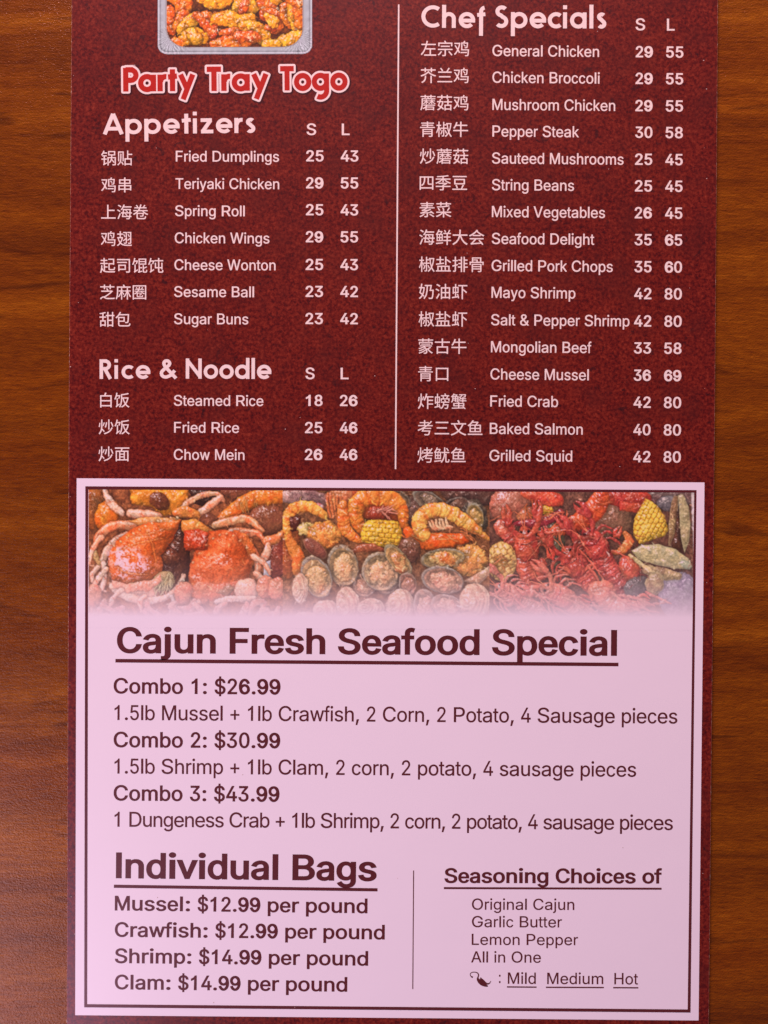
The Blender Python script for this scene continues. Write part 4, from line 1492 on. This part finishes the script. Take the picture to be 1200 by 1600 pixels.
    p.crayfish([(90, 590), (180, 640), (260, 690), (330, 740)], 62, (222, 126, 104), (190, 94, 80))
    p.crayfish([(340, 590), (440, 650), (520, 710), (590, 760)], 70, (232, 122, 96), (200, 88, 74))
    p.put(p.ell(635, 620, 74, 66, 10), (234, 120, 88), (210, 94, 72))
    p.banded([(640, 640, 46), (700, 690, 52), (800, 690, 30), (880, 680, 12)], (232, 122, 94), (206, 94, 76), 46, 6)
    for _ in range(34):
        x, y = p.rng.uniform(60, 900), p.rng.uniform(600, 790)
        p.limb([(x, y, 5), (x + p.rng.uniform(20, 90), y + p.rng.uniform(-10, 60), 7), (x + p.rng.uniform(60, 150), y + p.rng.uniform(0, 90), 3)],
               (232, 136, 110), (200, 96, 80), bump=0, alpha=.8)
    p.put(p.poly([(1100, 90), (1125, 90), (1125, 420), (1112, 420)], 1), (232, 216, 224), shade=0, alpha=.8)
    p.clutter(900)
    p.finish((1.03, .96, .92))
    return p


def fried_tray():
    p = Painter(288, 216, 21, (84, 36, 14), (150, 76, 26), 150, -340, 3.0)
    G = [((255, 168, 30), (250, 134, 20)), ((255, 178, 44), (244, 136, 24)), ((242, 128, 28), (222, 88, 20)), ((236, 108, 28), (206, 72, 20))]

    def piece(pts, g):
        p.put(p.path([(a, b, c * 1.28) for a, b, c in pts], 10), G[g][0], G[g][1], nod=11, bump=2.2, spec=1.0, shade=.45, flat=.5)
    for _ in range(34):
        x, y, a = p.rng.uniform(150, 1020), p.rng.uniform(-340, -60), p.rng.uniform(0, 6.28)
        dx, dy = 60 * math.cos(a), 60 * math.sin(a)
        piece([(x - dx, y - dy, 26), (x, y, 42), (x + dx, y + dy, 28)], int(p.rng.integers(4)))
    for pts, g in (([(250, 90, 34), (270, 10, 44), (200, -30, 40)], 2), ([(180, 60, 22), (186, 140, 32), (200, 190, 20)], 3),
                   ([(230, 160, 26), (265, 120, 34), (270, 90, 26)], 2), ([(380, -10, 26), (450, 10, 36), (540, 5, 28)], 1),
                   ([(600, 60, 24), (640, 10, 40), (700, 40, 36)], 1), ([(650, 20, 20), (640, 70, 22)], 3),
                   ([(250, 190, 24), (300, 140, 34), (350, 110, 32)], 1), ([(360, 100, 26), (420, 140, 40), (440, 220, 30)], 3),
                   ([(400, 90, 20), (470, 110, 26), (500, 130, 20)], 2),
                   ([(470, 120, 28), (550, 115, 40), (620, 135, 36), (690, 110, 24)], 0),
                   ([(500, 205, 14), (560, 200, 24), (640, 190, 14)], 3),
                   ([(640, 160, 24), (700, 170, 38), (760, 220, 40), (780, 270, 28)], 1),
                   ([(270, 250, 30), (320, 225, 44), (380, 240, 34)], 0), ([(310, 200, 24), (350, 240, 30)], 1), ([(215, 250, 22), (250, 275, 20)], 2),
                   ([(460, 280, 22), (540, 262, 30), (620, 268, 32), (690, 235, 34), (730, 240, 20)], 2),
                   ([(620, 230, 30), (680, 225, 26)], 3), ([(770, 20, 34), (800, 60, 34), (830, 20, 24)], 2),
                   ([(780, 90, 30), (830, 110, 40), (850, 160, 36), (800, 170, 20)], 3), ([(790, 100, 16), (830, 140, 28)], 1),
                   ([(900, 40, 24), (910, 100, 30), (940, 150, 22)], 2), ([(960, 10, 36), (970, 90, 44), (985, 190, 26)], 1),
                   ([(980, 60, 26), (990, 160, 20)], 2), ([(860, 262, 20), (930, 245, 34), (990, 220, 24)], 1), ([(780, 275, 20), (850, 272, 20)], 1),
                   ([(830, 0, 20), (860, -10, 26)], 0), ([(930, -20, 30), (990, 20, 26)], 2)):
        piece(pts, g)
    for (x, y, r) in ((385, 96, 24), (470, 190, 26), (605, 228, 20), (330, 210, 26), (820, 125, 30), (990, 20, 26), (945, 232, 30), (690, 235, 30), (540, 100, 26), (500, 265, 26), (640, 20, 24), (270, 20, 20), (850, 60, 18)):
        p.gloss(p.ell(x, y, r, r * .7, 0, 10), (255, 232, 206), .50, 9, .9, 12)
    p.clutter(300, wd=(1.5, 6), ln=(6, 22))
    p.finish((1.05, .97, .85))
    return p


def picture_mesh(name, p, z, to_px, fade=None, mask=None, parent=None):
    """lay a painted picture on the card as a fine sheet of coloured cells"""
    w, hgt = p.w, p.h
    gx = p.X[0, 0] - p.step / 2 + np.arange(w + 1) * p.step
    gy = p.Y[0, 0] - p.step / 2 + np.arange(hgt + 1) * p.step
    C = np.clip(p.C, 6, 255)
    if fade is not None:
        a = fade(p)[..., None]
        C = C * (1 - a) + np.array((246, 205, 221.)) * a
    A = np.clip(lin(C) / LIT, .002, .9)
    # corner colours are the mean of the four cells around
    pad = np.pad(A, ((1, 1), (1, 1), (0, 0)), 'edge')
    V = (pad[:-1, :-1] + pad[1:, :-1] + pad[:-1, 1:] + pad[1:, 1:]) / 4
    o00, o10, o01 = (Vector(P(*to_px(gx[0], gy[0]))), Vector(P(*to_px(gx[-1], gy[0]))), Vector(P(*to_px(gx[0], gy[-1]))))
    o11 = Vector(P(*to_px(gx[-1], gy[-1])))
    u = (np.arange(w + 1) / w)[None, :, None]
    v = (np.arange(hgt + 1) / hgt)[:, None, None]
    xy = (np.array(o00) * (1 - u) * (1 - v) + np.array(o10) * u * (1 - v) + np.array(o01) * (1 - u) * v + np.array(o11) * u * v)
    co = np.concatenate([xy, np.full((hgt + 1, w + 1, 1), z)], 2).reshape(-1, 3)
    i = np.arange(hgt)[:, None] * (w + 1) + np.arange(w)[None, :]
    q = np.stack([i, i + w + 1, i + w + 2, i + 1], -1)
    if mask is not None:
        q = q[mask(p)]
    q = q.reshape(-1, 4)
    me = bpy.data.meshes.new(name)
    me.vertices.add(len(co))
    me.vertices.foreach_set('co', co.ravel())
    me.loops.add(q.size)
    me.loops.foreach_set('vertex_index', q.ravel().astype(np.int32))
    me.polygons.add(len(q))
    me.polygons.foreach_set('loop_start', np.arange(0, q.size, 4, dtype=np.int32))
    me.update(calc_edges=True)
    ca = me.color_attributes.new('print', 'FLOAT_COLOR', 'POINT')
    rgba = np.concatenate([V.reshape(-1, 3), np.ones((len(co), 1))], 1).astype(np.float32)
    ca.data.foreach_set('color', rgba.ravel())
    me.materials.append(M_PRINT)
    o = bpy.data.objects.new(name, me)
    COL.objects.link(o)
    o.parent = parent or menu
    return o


def strip_fade(p):
    t = np.clip((p.Y - 400) / 345, 0, 1)
    return .03 + .97 * np.clip(t ** 1.35 * .62 + np.clip((p.Y - 560) / 200, 0, 1) * .40, 0, 1)


def pic(x0, xc):
    def f(X, Y):
        x = x0 + X * .3
        return (x, 740 + Y * .3 + (x - xc) * .0048)
    return f


ZP = Z1 + 0.6e-5
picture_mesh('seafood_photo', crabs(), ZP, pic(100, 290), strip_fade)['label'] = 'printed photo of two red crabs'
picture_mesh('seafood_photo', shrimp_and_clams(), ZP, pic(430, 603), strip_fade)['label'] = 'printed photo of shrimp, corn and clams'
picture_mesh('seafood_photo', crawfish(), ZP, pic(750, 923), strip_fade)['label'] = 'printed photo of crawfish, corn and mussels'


def rrect(x0, y0, x1, y1, r, n=8, r2=None):
    """rounded at the lower corners"""
    pts = [(x0, y0), (x0, y1 - r)]
    pts += [(x0 + r - r * math.cos(a), y1 - r + r * math.sin(a)) for a in [math.pi / 2 * k / n for k in range(1, n + 1)]]
    pts += [(x1 - r + r * math.sin(a), y1 - r + r * math.cos(a)) for a in [math.pi / 2 * k / n for k in range(0, n + 1)]]
    pts += [(x1, y0)]
    return pts


def full(p, pts):
    """signed distance to a polygon over the whole picture"""
    w = p.window
    p.window = lambda *a: (slice(0, p.h), slice(0, p.w))
    d = p.poly(pts, 0)[0]
    p.window = w
    return d


def foil_tray():
    """the aluminium tray of the printed picture: its crimped rim, sloping wall and fried pieces, flat print"""
    p = Painter(336, 236, 31, (196, 190, 196), (176, 168, 176), 90, -360, 3.0)
    X, Y = p.X, p.Y
    col = np.zeros(X.shape + (3,)) + np.array((186, 178, 186.))
    cr = np.clip((p.n_fine - .45) * 4, 0, 1)
    so = full(p, rrect(105, -420, 1072, 338, 58))
    si = full(p, rrect(160, -420, 1013, 292, 120))
    # crinkled corners
    for cx, cy in ((185, 262), (990, 262)):
        k = np.exp(-(((X - cx) / 90) ** 2 + ((Y - cy) / 80) ** 2))
        ang = np.arctan2(Y - cy + 30, (X - cx) * 1.0)
        st = .5 + .5 * np.sin(ang * 34 + p.n_mid * 14)
        col += (k * (st - .55) * 110)[..., None]
    col += (np.exp(-((so + 7) / 4) ** 2) * 46)[..., None]
    col -= (np.exp(-((so + 16) / 5) ** 2) * 44)[..., None]
    col -= (np.exp(-((so + 1) / 2.5) ** 2) * 66)[..., None]
    col += ((p.n_mid - .5) * 46 * np.exp(-((so + 20) / 22) ** 2))[..., None]
    col -= (np.exp(-((si - 2) / 4) ** 2) * 40)[..., None] * np.array((.6, 1, 1.2))
    col *= np.where((X > 1013), 1.0, 1.0)[..., None]
    p.C = col
    return p, so


_p, _so = foil_tray()


def tray_px(X, Y):
    return (220 + X * .25, Y * .25 + (X - 590) * -.0005)


picture_mesh('tray_photo', _p, Z1, tray_px, None, lambda q: _so < 0)['label'] = 'printed photo of a foil tray of fried chicken'
_f = fried_tray()
_fi = full(_f, rrect(162, -420, 1012, 292, 118))
picture_mesh('tray_food_photo', _f, Z2, tray_px, None, lambda q: _fi < 0)
